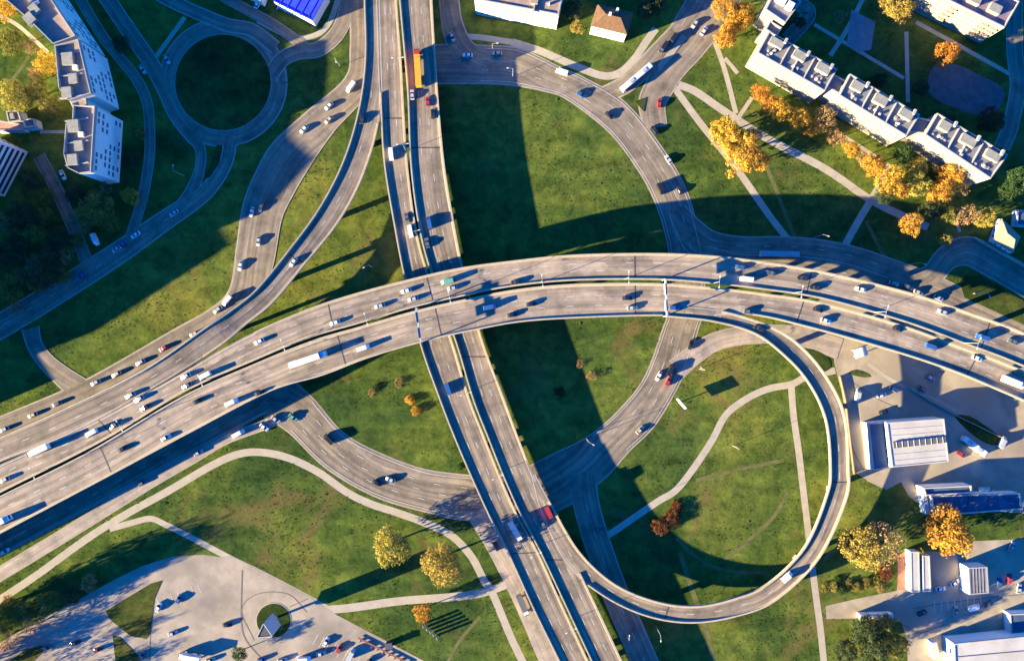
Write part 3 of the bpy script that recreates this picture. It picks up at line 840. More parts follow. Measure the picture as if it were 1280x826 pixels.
roof_box(rf, c, 762, 20, 10.2, 1.0, 1.0, 2.4, -0.24, M_WHITE, 'chimney'); roof_box(rf, c, 771, 15, 9.6, 1.0, 1.0, 2.6, -0.24, M_WHITE, 'chimney')
hip_house('small pavilion with a pale sand coloured hip roof at the right edge', [(1241, 301), (1266, 317), (1276, 296), (1252, 272)], 3.6, 2.6, 'pavilion', M_WHITE, mat_noise('sand_roof', (0.27, 0.21, 0.14), (0.34, 0.27, 0.19), 0.5), cat='building')

# north west apartments (eastern faces in shade)
HW = 19.0
nw_group = 'white apartment blocks in the upper left'
NWF = M_WHITE
for lab, rp, fac in (
    ('uppermost white apartment block in the top left corner', [(69, 57), (97, 47), (66, 0), (40, -40), (-22, -30), (10, 2), (38, 26)], [(1, 2, 6, 6, W_NW, 'window', .6), (2, 3, 6, 5, W_NW, 'window', .6)]),
    ('middle white apartment block of the upper left row, narrow with windows on its right face', [(76, 112), (71, 59), (100, 51), (116, 118), (88, 127)], [(2, 3, 6, 8, W_NW, 'window', .6)]),
    ('lowest white apartment block of the upper left row, ending in a white gable', [(94, 133), (121, 134), (116, 216), (101, 218), (87, 211), (82, 193), (85, 156), (93, 154)], [(1, 2, 6, 9, W_NW, 'window', .6), (3, 4, 6, 1, W_SMALL, 'window', .6)])):
    t, rf, c = block(lab, rp, HW, NWF, M_ROOFBROWN, group=nw_group, par=1.5, parw=0.32, facades=fac)
    n = len(rp)
    cx = sum(p[0] for p in rp) / n; cy = sum(p[1] for p in rp) / n
    for k, (dx, dy, lx, ly, hz, mm) in enumerate(((-3, -18, 4.5, 5, 1.8, M_BOX), (3, 6, 3.5, 4.0, 1.4, M_BOX), (-4, 24, 4.0, 4.5, 1.8, M_BOX), (5, -8, 2.0, 2.0, 1.0, M_WHITE))):
        sc = 0.7 if n > 6 and cy < 40 else 1.0
        roof_box(rf, c, cx + dx * sc, cy + dy * sc, HW, lx, ly, hz, 0.1 if cy > 60 else 0.7, mm)
    if cy > 60:
        for yy in (-0.33, 0.02, 0.36):
            roof_box(rf, c, cx, cy + yy * 80, HW, 9.5, 0.4, 1.1, 0.15, M_PARAPET, 'cross_parapet')
block('recessed stair link between the middle and lowest white blocks at left', [(86, 123), (107, 117), (110, 138), (93, 138)], 17.0, M_WHITE, M_ROOFBROWN, name='stair_block', group='stair links of the white blocks', par=0.5)
block('recessed stair link between the uppermost and middle white blocks at left', [(66, 50), (86, 44), (91, 60), (73, 63)], 17.0, M_WHITE, M_ROOFBROWN, name='stair_block', group='stair links of the white blocks', par=0.5)
block('grey white slab block on the left edge beside the dark trees', [(35, 190), (6, 246), (-30, 228), (0, 172)], HW, M_WHITE, M_ROOFGREY, ground=True, par=1.0,
      facades=[(0, 1, 6, 8, W_BAND, 'window', .6), (0, 3, 6, 4, W_STD, 'window', .6)])
block('low building with a salmon coloured roof by the left edge', [(-6, 150), (30, 156), (29, 163), (-6, 164)], 4.0, M_WHITE, mat_noise('salmon_roof', (0.5, 0.22, 0.16), (0.6, 0.3, 0.22), 0.6), name='annex', par=0.3)
t, rf, c = block('small flat kiosk with white edges and dark roof boxes below the yellow trees', [(9, 140), (24, 138), (28, 152), (12, 154)], 4.5, M_WHITE, M_ROOFBROWN, name='kiosk', par=0.9)
roof_box(rf, c, 17, 146, 4.5, 1.6, 2.4, 1.2, 0.2)
block('small white walled kiosk right of the flat kiosk', [(29, 150), (44, 149), (46, 159), (32, 161)], 4.0, M_WHITE, M_ROOFGREY, name='kiosk', par=0.9)
t, rf, c = block('bright blue roofed hall at the top left of the viaduct', [(342, 2), (390, 26), (408, -6), (362, -30)], 6.0, M_WHITE, M_BLUEROOF, name='hall', par=0.25, cap=M_BLUEROOF)
for k in range(5):
    q = Vector((350, 0)).lerp(Vector((398, 14)), k / 5 + 0.08); roof_box(rf, c, q.x, q.y - 3, 6.0, 0.3, 11, 0.18, -0.5, M_BLUEROOF, 'seam')
block('white flat roofed shop at the top edge left of the blue hall', [(296, -12), (326, 2), (332, -14), (304, -26)], 5, M_WHITE, M_ROOFGREY, name='shop', par=0.4)

# buildings beyond the left edge of the photograph, whose shade lies on the slip road
for lab, gp, h in (('tall apartment tower beyond the left edge', [(-44, 370), (-104, 435), (-150, 400), (-92, 330)], 34),
                   ('long apartment slab beyond the left edge', [(-150, 478), (-320, 587), (-345, 550), (-178, 440)], 34),
                   ('unseen narrow tower added for shade beyond the left edge', [(-25, 248), (-44, 364), (-88, 350), (-70, 243)], 31),  # unseen, added to keep the grove in shade
                   ('unseen tower added for shade beyond the top left corner', [(20, -62), (-66, -12), (-90, -55), (0, -115)], 30),  # unseen, added to close lit streaks near the roundabout
                   ('low apartment block beyond the left edge', [(-118, 548), (-240, 600), (-252, 570), (-140, 515)], 14)):
    block(lab, gp, h, M_WHITE, M_ROOFGREY, ground=True, group='apartment blocks beyond the left edge', par=1.0, facades=[(0, 1, 5, 12, W_BAND, 'window', 1.0)])

# south east buildings
block('flat dark blue roofed annex on the left side of the white hall', [(1085, 529), (1108, 527), (1115, 584), (1091, 588)], 5.2, M_WHITE, M_BLUEROOF2, name='annex', par=0.25, cap=M_ROOFLIGHT)
t, rf, c = block('white roofed hall with a dark ridge skylight right of the loop ramp', [(1108, 528), (1180, 523), (1186, 577), (1115, 584)], 7.8, M_WHITE, M_ROOFLIGHT, name='hall', par=0.2, cap=M_ROOFLIGHT,
      facades=[(0, 3, 1, 5, W_BAND, 'window', 3.0)])
sk = MB()
a = P(1116, 556, 7.8) - c; b = P(1181, 549, 7.8) - c
sk.box((a.x + b.x) / 2, (a.y + b.y) / 2, 7.75, 8.5, (b - a).length, 2.6, math.atan2(b.y - a.y, b.x - a.x)); s_ = sk.build('skylight', mat_plain('skylight_glass', (0.12, 0.12, 0.13), 0.3), rf)
for k in range(9):
    q = a.lerp(b, (k + 0.5) / 9); m = MB(); m.box(q.x, q.y, 8.45, 8.6, 0.25, 2.7, math.atan2(b.y - a.y, b.x - a.x)); m.build('glazing_bar', M_ROOFLIGHT, s_)
for k in (0.16, 0.3, 0.72, 0.86):
    a2 = P(*Vector((1108, 528)).lerp(Vector((1115, 584)), k), 7.8) - c; b2 = P(*Vector((1180, 523)).lerp(Vector((1186, 577)), k), 7.8) - c
    m = MB(); m.box((a2.x + b2.x) / 2, (a2.y + b2.y) / 2, 7.79, 7.9, (b2 - a2).length - 0.5, 0.12, math.atan2(b2.y - a2.y, b2.x - a2.x)); m.build('seam', M_ROOFLIGHT, rf)
t, rf, c = block('long low building with a deep blue roof and pale edges right of the orange tree', [(1163, 619), (1274, 616), (1277, 636), (1200, 642), (1166, 642)], 5.0, M_WHITE, M_BLUEROOF2, name='workshop', par=0.7, cap=M_ROOFLIGHT)
for q in ((1185, 628), (1215, 628), (1240, 626)): roof_box(rf, c, q[0], q[1], 5, 3.2, 1.4, 0.8, 0, M_BLUEROOF2, 'roof_unit')
t, rf, c = block('small blue roofed workshop with a pale left wall above the long blue building', [(1153, 609), (1213, 606), (1214, 616), (1156, 619)], 5.6, M_WHITE, M_BLUEROOF2, name='workshop', par=0.8, cap=M_ROOFLIGHT)
block('slim pale shed standing beside the left end of the long blue building', [(1152, 612), (1157, 611), (1163, 642), (1158, 643)], 4.2, M_WHITE, M_ROOFLIGHT, name='shed', par=0)
roof_box(rf, c, 1230, 611, 5, 4.5, 1.8, 0.6, 0, M_ROOFLIGHT, 'roof_unit')
block('left one of two slim white roofed sheds below the small green tree', [(1138, 689), (1149, 689), (1150, 740), (1139, 740)], 4.0, M_WHITE, M_ROOFLIGHT, name='shed', par=0.12, cap=M_ROOFLIGHT, group='slim white sheds')
block('right one of two slim white roofed sheds below the small green tree', [(1153, 694), (1162, 694), (1164, 739), (1154, 739)], 4.0, M_WHITE, M_ROOFLIGHT, name='shed', par=0.12, cap=M_ROOFLIGHT, group='slim white sheds')
t, rf, c = block('small house with ribbed grey roof in the lower right yard', [(1210, 709), (1234, 708), (1236, 741), (1212, 743)], 6.2, M_WHITE, M_ROOFGREY, name='house', par=0.15, facades=[(0, 3, 1, 3, W_SMALL, 'window', 2.5)])
for k in range(6):
    q = Vector((1213.5, 726)).lerp(Vector((1233, 724.5)), k / 5); roof_box(rf, c, q.x, q.y, 6.2, 0.15, 10.8, 0.12, 0.04, M_ROOFGREY, 'seam')
t, rf, c = block('large pale roofed warehouse in the bottom right corner', [(1192, 804), (1300, 793), (1306, 880), (1196, 884)], 7.5, M_WHITE, M_ROOFLIGHT, name='warehouse', par=0.25, cap=M_ROOFLIGHT, facades=[(0, 3, 1, 4, W_BAND, 'window', 3)])
for yy in (816, 830, 846):
    roof_box(rf, c, 1248, yy, 7.5, 36, 0.25, 0.18, 0.09, M_ROOFGREY, 'seam')
block('tiny white shed left of the large warehouse', [(1164, 803), (1171, 802), (1176, 822), (1168, 824)], 3.4, M_WHITE, M_ROOFLIGHT, name='shed', par=0)
block('lean-to added above the large warehouse, its blue roof standing in for shade', [(1262, 767), (1310, 765), (1310, 790), (1264, 792)], 4.0, M_WHITE, M_BLUEROOF2, name='shed', par=0.2, cap=M_ROOFLIGHT)  # added shed: blue roof stands in for shaded ground
block('low garage at the right edge beside the sand coloured pavilion', [(1272, 262), (1310, 268), (1310, 284), (1270, 282)], 3.2, M_WHITE, M_BLUEROOF2, name='garage', par=0.3)

# ------------------------------------------------------------------ vehicles
CARCOL = {'white': (0.75, 0.75, 0.74), 'silver': (0.42, 0.44, 0.46), 'black': (0.018, 0.02, 0.025), 'red': (0.42, 0.03, 0.03), 'blue': (0.03, 0.10, 0.28), 'grey': (0.12, 0.125, 0.135), 'green': (0.12, 0.36, 0.26), 'beige': (0.5, 0.42, 0.32), 'orange': (0.85, 0.36, 0.02)}
def paint(c): return mat_plain(c + '_car_paint', CARCOL[c], 0.28, 0.5, 0.0, 0.6)

def loft(secs, mat_name=None):
    """secs: list of (x, halfwidth bottom, halfwidth top, z0, z1) cross-sections along x -> closed body"""
    m = MB(); ring_ = []
    for (x, wb, wt, z0, z1) in secs:
        zm = z0 + (z1 - z0) * 0.6
        ring_.append([Vector((x, -wb * 0.96, z0)), Vector((x, -wb, zm)), Vector((x, -wt, z1)), Vector((x, wt, z1)), Vector((x, wb, zm)), Vector((x, wb * 0.96, z0))])
    for a, b in zip(ring_, ring_[1:]):
        for k in range(6):
            j = (k + 1) % 6
            m.quad(a[k], b[k], b[j], a[j])
    m.v += ring_[0]; n = len(m.v); m.f.append(tuple(range(n - 6, n))); m.uv.append(None)
    m.v += ring_[-1]; n = len(m.v); m.f.append(tuple(reversed(range(n - 6, n)))); m.uv.append(None)
    return m
def wheel_mesh(r=0.33, w=0.22):
    m = MB(); m.tube((0, -w / 2, 0), (0, w / 2, 0), r, r, 12); return m.mesh('wheel', M_TYRE)
WHEEL = wheel_mesh(); WHEEL_BIG = wheel_mesh(0.5, 0.3)
def headlight_mesh():
    m = MB(); m.box(0, 0, -0.07, 0.07, 0.08, 0.34); return m.mesh('headlight', M_LAMP)
HEAD = headlight_mesh()
TAIL = (lambda m: (m.box(0, 0, -0.07, 0.07, 0.08, 0.3), m.mesh('tail_light', M_TAIL))[1])(MB())

def add_common(t, wheels, wz, wmesh, nose, tail, hy, hz):
    for x, y in wheels:
        o = bpy.data.objects.new('wheel', wmesh); COL.objects.link(o); o.parent = t; o.location = (x, y, wz)
    for y in (-hy, hy):
        o = bpy.data.objects.new('headlight', HEAD); COL.objects.link(o); o.parent = t; o.location = (nose, y, hz)
        o = bpy.data.objects.new('tail_light', TAIL); COL.objects.link(o); o.parent = t; o.location = (tail, y, hz)

PROTO = {}
def proto(kind, col):
    if (kind, col) in PROTO: return PROTO[(kind, col)]
    t = bpy.data.objects.new({'car': 'car', 'van': 'van', 'truck': 'box_truck', 'semi': 'articulated_truck', 'bus': 'bus', 'tank': 'bus'}[kind], None)
    COL.objects.link(t)
    pm = paint(col)
    if kind == 'car':
        loft([(-2.2, .72, .66, .38, .82), (-2.05, .85, .78, .26, .95), (-1.3, .9, .84, .22, .98), (0, .9, .86, .2, .97), (1.0, .9, .84, .22, .94), (1.85, .86, .76, .26, .82), (2.2, .66, .6, .36, .66)]).build('body', pm, t)
        loft([(-1.75, .78, .6, .93, 1.0), (-1.2, .8, .64, .93, 1.36), (.15, .8, .66, .93, 1.38), (.95, .78, .62, .9, .99)]).build('window_glass', M_CARGLASS, t)
        m = MB(); m.prism([(-1.15, -.6), (.2, -.62), (.2, .62), (-1.15, .6)], 1.37, 1.43, bottom=True); m.build('roof', pm, t)
        add_common(t, ((-1.35, .8), (-1.35, -.8), (1.35, .8), (1.35, -.8)), .33, WHEEL, 2.1, -2.17, .56, .66)
    elif kind == 'van':
        loft([(-2.7, .95, .86, .35, 2.2), (-2.6, .98, .9, .3, 2.3), (1.3, .98, .9, .3, 2.3), (1.95, .97, .82, .3, 1.5), (2.6, .9, .75, .35, 1.05)]).build('body', pm, t)
        loft([(1.28, .99, .8, 1.4, 2.1), (1.9, .985, .74, 1.3, 1.56)]).build('window_glass', M_CARGLASS, t)
        add_common(t, ((-1.7, .88), (-1.7, -.88), (1.7, .88), (1.7, -.88)), .35, WHEEL, 2.6, -2.7, .7, .85)
    elif kind == 'truck':
        m = MB(); m.box(-1.3, 0, 1.0, 3.5, 7.4, 2.45); m.build('cargo_box', pm, t)
        m = MB(); m.box(-.6, 0, .55, .98, 8.8, .9); m.build('chassis', M_TYRE, t)
        loft([(2.55, 1.15, 1.05, .6, 2.7), (3.9, 1.15, 1.05, .6, 2.75), (4.5, 1.12, .95, .6, 2.0)]).build('cab', paint('white'), t)
        m = MB(); m.box(4.28, 0, 1.75, 2.4, .5, 1.9); m.build('windscreen', M_CARGLASS, t)
        add_common(t, ((-3.4, 1), (-3.4, -1), (3.4, 1), (3.4, -1)), .5, WHEEL_BIG, 4.5, -5.0, .85, .9)
    elif kind == 'semi':
        m = MB(); m.box(-2.0, 0, 1.15, 4.0, 13.2, 2.5); m.build('trailer', pm, t)
        m = MB(); m.box(-1.5, 0, .6, 1.13, 14.5, 1.0); m.build('chassis', M_TYRE, t)
        cabc = 'red' if col == 'orange' else 'white'
        loft([(5.2, 1.2, 1.12, .6, 3.4), (6.6, 1.2, 1.12, .6, 3.5), (7.3, 1.18, 1.05, .6, 2.9)]).build('cab', paint(cabc), t)
        m = MB(); m.box(7.1, 0, 1.9, 2.75, .5, 2.05); m.build('windscreen', M_CARGLASS, t)
        add_common(t, [(x, y) for x in (-7.0, -5.7, -4.4, 4.2, 6.2) for y in (-1.05, 1.05)], .5, WHEEL_BIG, 7.3, -8.6, .9, .95)
    elif kind in ('bus', 'tank'):
        Lh = 8.4 if kind == 'bus' else 6.2
        loft([(-Lh, 1.2, 1.1, .35, 2.9), (-Lh + .4, 1.26, 1.16, .3, 3.05), (Lh - .5, 1.26, 1.16, .3, 3.05), (Lh, 1.22, 1.1, .35, 2.8)]).build('body', pm, t)
        m = MB()
        m.box(0, 0, 1.5, 2.35, 2 * Lh - 1.0, 2.56); m.build('window_glass', M_CARGLASS, t)
        for x in (-Lh * .5, Lh * .35): 
            m = MB(); m.box(x, 0, 3.05, 3.28, 2.2, 1.4); m.build('roof_unit', paint('silver'), t)
        add_common(t, [(x, y) for x in (-Lh * .62, 0 if kind == 'bus' else -Lh * .45, Lh * .68) for y in (-1.12, 1.12)], .48, WHEEL_BIG, Lh, -Lh, .9, .8)
    PROTO[(kind, col)] = t
    t['_used'] = 0
    return t

def copy_tree(o, parent=None):
    c = o.copy(); COL.objects.link(c); c.parent = parent
    for ch in list(o.children): copy_tree(ch, c)
    return c

VEH = []   # (road key, px, py, kind, colour, reverse)
def V(key, r, c, x, y, kind='car', col='white', lat=None, flip=None):
    px, py = C(r, c, x, y); VEH.append((key, px, py, kind, col, flip))
# queue on the slip road
for r, c, x, y, k, col in ((2, 0, 20, 498, 'car', 'silver'), (2, 0, 160, 428, 'car', 'beige'), (2, 0, 280, 372, 'car', 'grey'), (2, 0, 470, 268, 'car', 'silver'), (2, 0, 572, 226, 'car', 'beige'), (2, 0, 690, 168, 'car', 'silver'),
    (2, 0, 805, 98, 'car', 'red'), (2, 0, 955, 28, 'car', 'beige'), (1, 0, 1070, 712, 'car', 'silver'), (1, 0, 1118, 668, 'van', 'white'), (1, 0, 1182, 497, 'car', 'white'), (1, 0, 1237, 232, 'car', 'white'),
    (0, 1, 235, 636, 'car', 'white'), (0, 1, 358, 590, 'car', 'beige'), (0, 1, 358, 522, 'car', 'white'), (0, 1, 467, 430, 'van', 'white'), (1, 1, 12, 376, 'car', 'silver'), (1, 1, 24, 208, 'car', 'grey')):
    V('queue', r, c, x, y, k, col)
V('ramp', 1, 1, 183, 478, 'car', 'white')
V('ramp', 0, 1, 522, 585, 'car', 'black')
V('ramp', 2, 0, 640, 330, 'car', 'beige')
for r, c, x, y, k, col in ((2, 0, 195, 600, 'truck', 'white'), (2, 0, 450, 515, 'van', 'white'), (2, 0, 22, 745, 'car', 'beige'), (2, 0, 684, 348, 'car', 'silver'), (2, 0, 712, 390, 'car', 'black'), (2, 0, 912, 236, 'car', 'silver'),
    (2, 0, 918, 283, 'car', 'grey'), (2, 0, 1008, 233, 'van', 'white'), (1, 1, 388, 776, 'car', 'white'), (1, 1, 608, 694, 'car', 'silver'), (1, 1, 738, 620, 'car', 'white'), (1, 1, 772, 660, 'car', 'silver'), (1, 1, 940, 574, 'van', 'green'),
    (1, 1, 965, 606, 'car', 'silver'), (1, 2, 20, 577, 'car', 'black'), (1, 2, 1125, 503, 'car', 'blue'), (1, 2, 1152, 562, 'van', 'white'), (1, 3, 170, 557, 'car', 'black'), (1, 3, 230, 603, 'car', 'black'), (1, 3, 455, 612, 'car', 'white'),
    (1, 3, 12, 532, 'car', 'grey'), (2, 3, 1050, 46, 'van', 'blue'), (2, 3, 1205, 66, 'car', 'grey'), (2, 1, 15, 66, 'car', 'white'), (2, 0, 560, 478, 'car', 'grey'), (1, 3, 860, 724, 'car', 'silver')):
    V('ewn', r, c, x, y, k, col)
for r, c, x, y, k, col in ((2, 0, 815, 538, 'car', 'white'), (2, 0, 605, 592, 'car', 'black'), (2, 0, 972, 358, 'car', 'black'), (2, 0, 1142, 364, 'van', 'white'), (3, 0, 12, 138, 'truck', 'white'), (2, 1, 268, 152, 'semi', 'white'),
    (2, 1, 530, 97, 'van', 'white'), (1, 1, 1150, 700, 'van', 'blue'), (1, 2, 95, 685, 'car', 'black'), (1, 2, 568, 655, 'car', 'black'), (1, 2, 592, 704, 'car', 'silver'), (1, 2, 800, 703, 'car', 'blue'), (1, 2, 2, 738, 'car', 'black'),  # the blue van here stands in for a teal shadow on the deck
    (1, 3, 248, 712, 'car', 'black'), (1, 3, 285, 766, 'car', 'white'), (1, 3, 640, 806, 'car', 'black'), (2, 3, 800, 92, 'van', 'blue'), (2, 3, 1030, 148, 'car', 'white'), (2, 3, 1200, 268, 'truck', 'white'), (2, 1, 18, 318, 'car', 'black'), (1, 2, 1165, 722, 'car', 'grey')):
    V('ews', r, c, x, y, k, col)
V('loop', 3, 3, 92, 410, 'van', 'white'); V('loop', 1, 2, 1215, 803, 'car', 'black'); V('loop', 3, 2, 182, 95, 'van', 'red')
for r, c, x, y, k, col in ((0, 1, 798, 335, 'semi', 'orange'), (0, 1, 768, 466, 'car', 'silver'), (0, 1, 870, 560, 'car', 'black'), (0, 1, 845, 500, 'car', 'red'), (1, 1, 852, 285, 'van', 'blue'), (1, 1, 842, 384, 'car', 'grey'), (3, 2, 150, 148, 'car', 'grey')):  # blue van takes the place of a blue cast shadow
    V('nse', r, c, x, y, k, col)
for r, c, x, y, k, col in ((0, 1, 665, 760, 'van', 'white'), (1, 1, 760, 328, 'van', 'white'), (2, 1, 945, 300, 'van', 'blue'), (3, 2, 18, 185, 'truck', 'blue'), (1, 1, 742, 262, 'car', 'grey')):
    V('nsw', r, c, x, y, k, col)
for r, c, x, y, k, col in ((0, 2, 245, 356, 'van', 'white'), (0, 2, 340, 465, 'car', 'blue'), (0, 2, 480, 567, 'car', 'black'), (0, 2, 702, 640, 'car', 'black'), (0, 2, 770, 785, 'car', 'silver'), (1, 2, 730, 120, 'van', 'black'), (1, 2, 825, 122, 'car', 'black'),
    (2, 2, 880, 82, 'car', 'black'), (2, 2, 722, 236, 'car', 'white'), (2, 2, 778, 206, 'van', 'black'), (2, 2, 770, 262, 'car', 'red'), (2, 2, 630, 500, 'car', 'beige'), (0, 1, 1040, 272, 'car', 'white'), (0, 1, 1185, 262, 'car', 'beige'),
    (2, 1, 40, 488, 'car', 'white'), (2, 1, 97, 450, 'car', 'silver'), (2, 1, 182, 440, 'car', 'green'), (2, 1, 358, 545, 'van', 'black'), (2, 1, 596, 762, 'car', 'black'), (2, 1, 660, 745, 'car', 'silver')):
    V('ring', r, c, x, y, k, col)
V('north_slip', 0, 1, 965, 182, 'car', 'silver')
V('avenue', 0, 2, 725, 508, 'car', 'red'); V('avenue', 0, 2, 945, 152, 'car', 'white'); V('slip', 0, 2, 610, 385, 'bus', 'white'); V('avenue', 0, 2, 790, 195, 'van', 'black'); V('avenue', 0, 2, 745, 235, 'van', 'black')
V('avenue', 0, 2, 900, 118, 'car', 'silver')
V('under', 2, 0, 1175, 517, 'van', 'white'); V('under', 2, 0, 975, 612, 'car', 'silver'); V('under', 3, 0, 22, 287, 'car', 'white'); V('under', 2, 0, 700, 760, 'car', 'grey')
V('service', 1, 3, 52, 440, 'bus', 'silver'); V('service', 1, 3, 620, 583, 'car', 'silver'); V('service', 1, 3, 740, 628, 'car', 'beige'); V('service', 1, 3, 690, 600, 'car', 'grey')
V('west_road', 1, 0, 855, 238, 'car', 'silver'); V('west_road', 1, 0, 665, 345, 'car', 'white'); V('west_road', 1, 0, 572, 415, 'car', 'silver'); V('west_road', 1, 0, 600, 390, 'car', 'blue'); V('west_road', 1, 0, 402, 545, 'car', 'blue')
V('estate_lane', 1, 0, 307, 50, 'car', 'white'); V('estate_lane', 1, 0, 470, 368, 'van', 'white')
V('nw_road', 0, 0, 820, 292, 'car', 'silver'); V('nw_lane', 0, 0, 700, 342, 'car', 'silver')
V('lower_frontage', 3, 2, 55, 548, 'truck', 'grey'); V('south', 3, 2, 440, 180, 'car', 'grey')
V('lower_frontage', 3, 1, 1180, 262, 'car', 'black')
# parked, free heading in degrees: key None
def VF(r, c, x, y, kind, col, deg):
    px, py = C(r, c, x, y); VEH.append((('free', deg), px, py, kind, col, None))
VF(3, 0, 1118, 648, 'car', 'black', 5); VF(3, 0, 935, 800, 'truck', 'white', 170); VF(3, 1, 320, 790, 'car', 'silver', 8); VF(3, 0, 168, 678, 'car', 'white', 25); VF(3, 0, 370, 738, 'car', 'black', 20)
VF(3, 1, 130, 822, 'car', 'silver', 10); VF(3, 0, 1035, 822, 'car', 'beige', 15)
VF(2, 3, 1005, 578, 'tank', 'white', -38); VF(2, 3, 570, 412, 'car', 'black', 20); VF(3, 3, 1200, 262, 'car', 'silver', 70); VF(3, 3, 1140, 440, 'car', 'blue', 80); VF(2, 3, 1090, 805, 'car', 'silver', 5)
VF(3, 3, 920, 440, 'car', 'white', 30); VF(3, 3, 850, 470, 'car', 'white', 5); VF(1, 3, 840, 655, 'car', 'silver', -28); VF(1, 3, 1250, 250, 'car', 'blue', 60); VF(2, 0, 1230, 420, 'car', 'grey', 27)
VF(0, 1, 8, 20, 'car', 'white', 60); VF(3, 3, 520, 250, 'car', 'grey', 80)
for r, c, x, y, kind, col, deg in ((3, 3, 1035, 450, 'van', 'silver', 70), (3, 3, 1190, 420, 'car', 'red', 85), (3, 3, 1235, 470, 'car', 'silver', 80), (3, 3, 760, 590, 'car', 'black', 20), (3, 3, 1010, 560, 'van', 'white', 15), (3, 3, 1085, 545, 'car', 'grey', 25),
    (2, 3, 760, 300, 'car', 'grey', -25), (2, 3, 620, 300, 'car', 'silver', -25), (2, 3, 560, 330, 'car', 'white', 10), (2, 3, 950, 620, 'car', 'red', -30), (2, 3, 1150, 560, 'van', 'silver', 60), (2, 3, 800, 245, 'car', 'blue', -28), (2, 3, 440, 330, 'van', 'silver', 80),
    (3, 0, 700, 800, 'car', 'grey', 60), (3, 0, 850, 690, 'car', 'silver', 15), (3, 1, 30, 818, 'car', 'blue', 15), (3, 1, 240, 815, 'van', 'white', 5), (3, 0, 480, 770, 'car', 'red', 20), (3, 0, 230, 760, 'car', 'grey', 22), (3, 0, 780, 560, 'car', 'white', 65), (3, 0, 880, 520, 'car', 'blue', 65), (3, 1, 345, 730, 'car', 'white', 60), (3, 1, 410, 765, 'car', 'red', 60), (3, 1, 470, 790, 'van', 'silver', 60), (3, 3, 925, 580, 'car', 'beige', 88), (3, 1, 560, 822, 'car', 'grey', 40)):
    VF(r, c, x, y, kind, col, deg)
VEH = [v for v in VEH if not (v[0] == ('free', 27))]

ROADTXT = {'queue': 'slip road beside the western ramp', 'ramp': 'western ramp', 'ewn': 'upper carriageway of the curved viaduct', 'ews': 'lower carriageway of the curved viaduct', 'loop': 'circular loop ramp',
           'nse': 'right north south carriageway', 'nsw': 'left north south carriageway', 'ring': 'ring road on the ground', 'north_slip': 'road below the white walled block', 'avenue': 'avenue at the top', 'slip': 'slip lane by the avenue',
           'under': 'shaded road below the viaduct at lower left', 'service': 'shaded road above the viaduct at right', 'west_road': 'shaded road at left', 'estate_lane': 'lane among the dark trees', 'nw_road': 'road left of the grass circle',
           'nw_lane': 'narrow lane by the white apartments', 'lower_frontage': 'sandy road at the bottom middle', 'south': 'shaded road inside the loop'}
ORD = ['first', 'second', 'third', 'fourth', 'fifth', 'sixth', 'seventh', 'eighth', 'ninth', 'tenth']
KN = {'car': 'car', 'van': 'van', 'truck': 'box truck', 'semi': 'articulated truck', 'bus': 'long bus', 'tank': 'coach'}
FREETXT = lambda px, py: ('parked on the plaza at lower left' if px < 450 and py > 600 else 'parked in the yard at right' if py > 400 else 'parked near the top edge' if px < 600 else 'parked at the right edge')
def veh_labels():
    keyed = {}
    for i, (key, px, py, kind, col, fl) in enumerate(VEH):
        place = FREETXT(px, py) if isinstance(key, tuple) else 'on the ' + ROADTXT[key]
        keyed.setdefault((place, kind, col), []).append((px if key not in ('nse', 'nsw', 'nw_road') else py, i))
    out = {}
    for (place, kind, col), lst in keyed.items():
        lst.sort()
        vert = place.find('north south') >= 0
        for n, (_, i) in enumerate(lst):
            if len(lst) == 1: out[i] = 'the only %s %s %s' % (col, KN[kind], place)
            else: out[i] = '%s %s %s from the %s %s' % (ORD[n], col, KN[kind], 'top' if vert else 'left', place)
            w = out[i].split()
            if len(w) > 16: out[i] = ' '.join(w[:16])
    return out
VL = veh_labels()
VCAT = {'car': 'car', 'van': 'van', 'truck': 'truck', 'semi': 'truck', 'bus': 'bus', 'tank': 'bus'}
VGRP = {'car': 'cars on the roads', 'van': 'vans on the roads', 'truck': 'trucks on the roads', 'semi': 'trucks on the roads', 'bus': 'buses', 'tank': 'buses'}
PREV = {}
for i, (key, px, py, kind, col, fl) in enumerate(VEH):
    if isinstance(key, tuple):
        pos = P(px, py, 0.8); pos.z = 0.05; ang = math.radians(key[1])
    else:
        pts = ROADS[key]
        best = None
        for k in range(len(pts) - 1):
            z = pts[k].z
            q = P(px, py, z + 0.8)
            d = (Vector((q.x, q.y, 0)) - Vector((pts[k].x, pts[k].y, 0))).length
            if best is None or d < best[0]: best = (d, k, q)
        _, k, q = best
        t = pts[k + 1] - pts[max(k - 1, 0)]
        zz = pts[k].z
        q2 = Vector((q.x - pts[k].x, q.y - pts[k].y, 0)); tl = t.to_2d().normalized()
        frac = q2.to_2d().dot(tl)
        zz += t.z / max(t.to_2d().length, .01) * frac
        # keep wheels inside the road surface
        pos = Vector((q.x, q.y, zz + 0.005)); ang = math.atan2(t.y, t.x)
        side = q2.to_2d().dot(Vector((-tl.y, tl.x)))
        if key in ('ewn', 'ramp', 'nse'): ang += math.pi if key != 'ramp' else 0
        if key == 'nsw': pass
        if key == 'queue': pass
        if key in ('ring', 'avenue', 'service', 'west_road', 'under', 'south') and side > 0: ang += math.pi
    pr = proto(kind, col)
    if pr['_used'] == 0:
        o = pr; pr['_used'] = 1
    else:
        o = copy_tree(pr)
    o.location = pos; o.rotation_euler = (0, 0, ang + rnd.uniform(-.02, .02))
    tag(o, VL[i], VCAT[kind], VGRP[kind])
for o in list(bpy.data.objects):
    if '_used' in o: del o['_used']

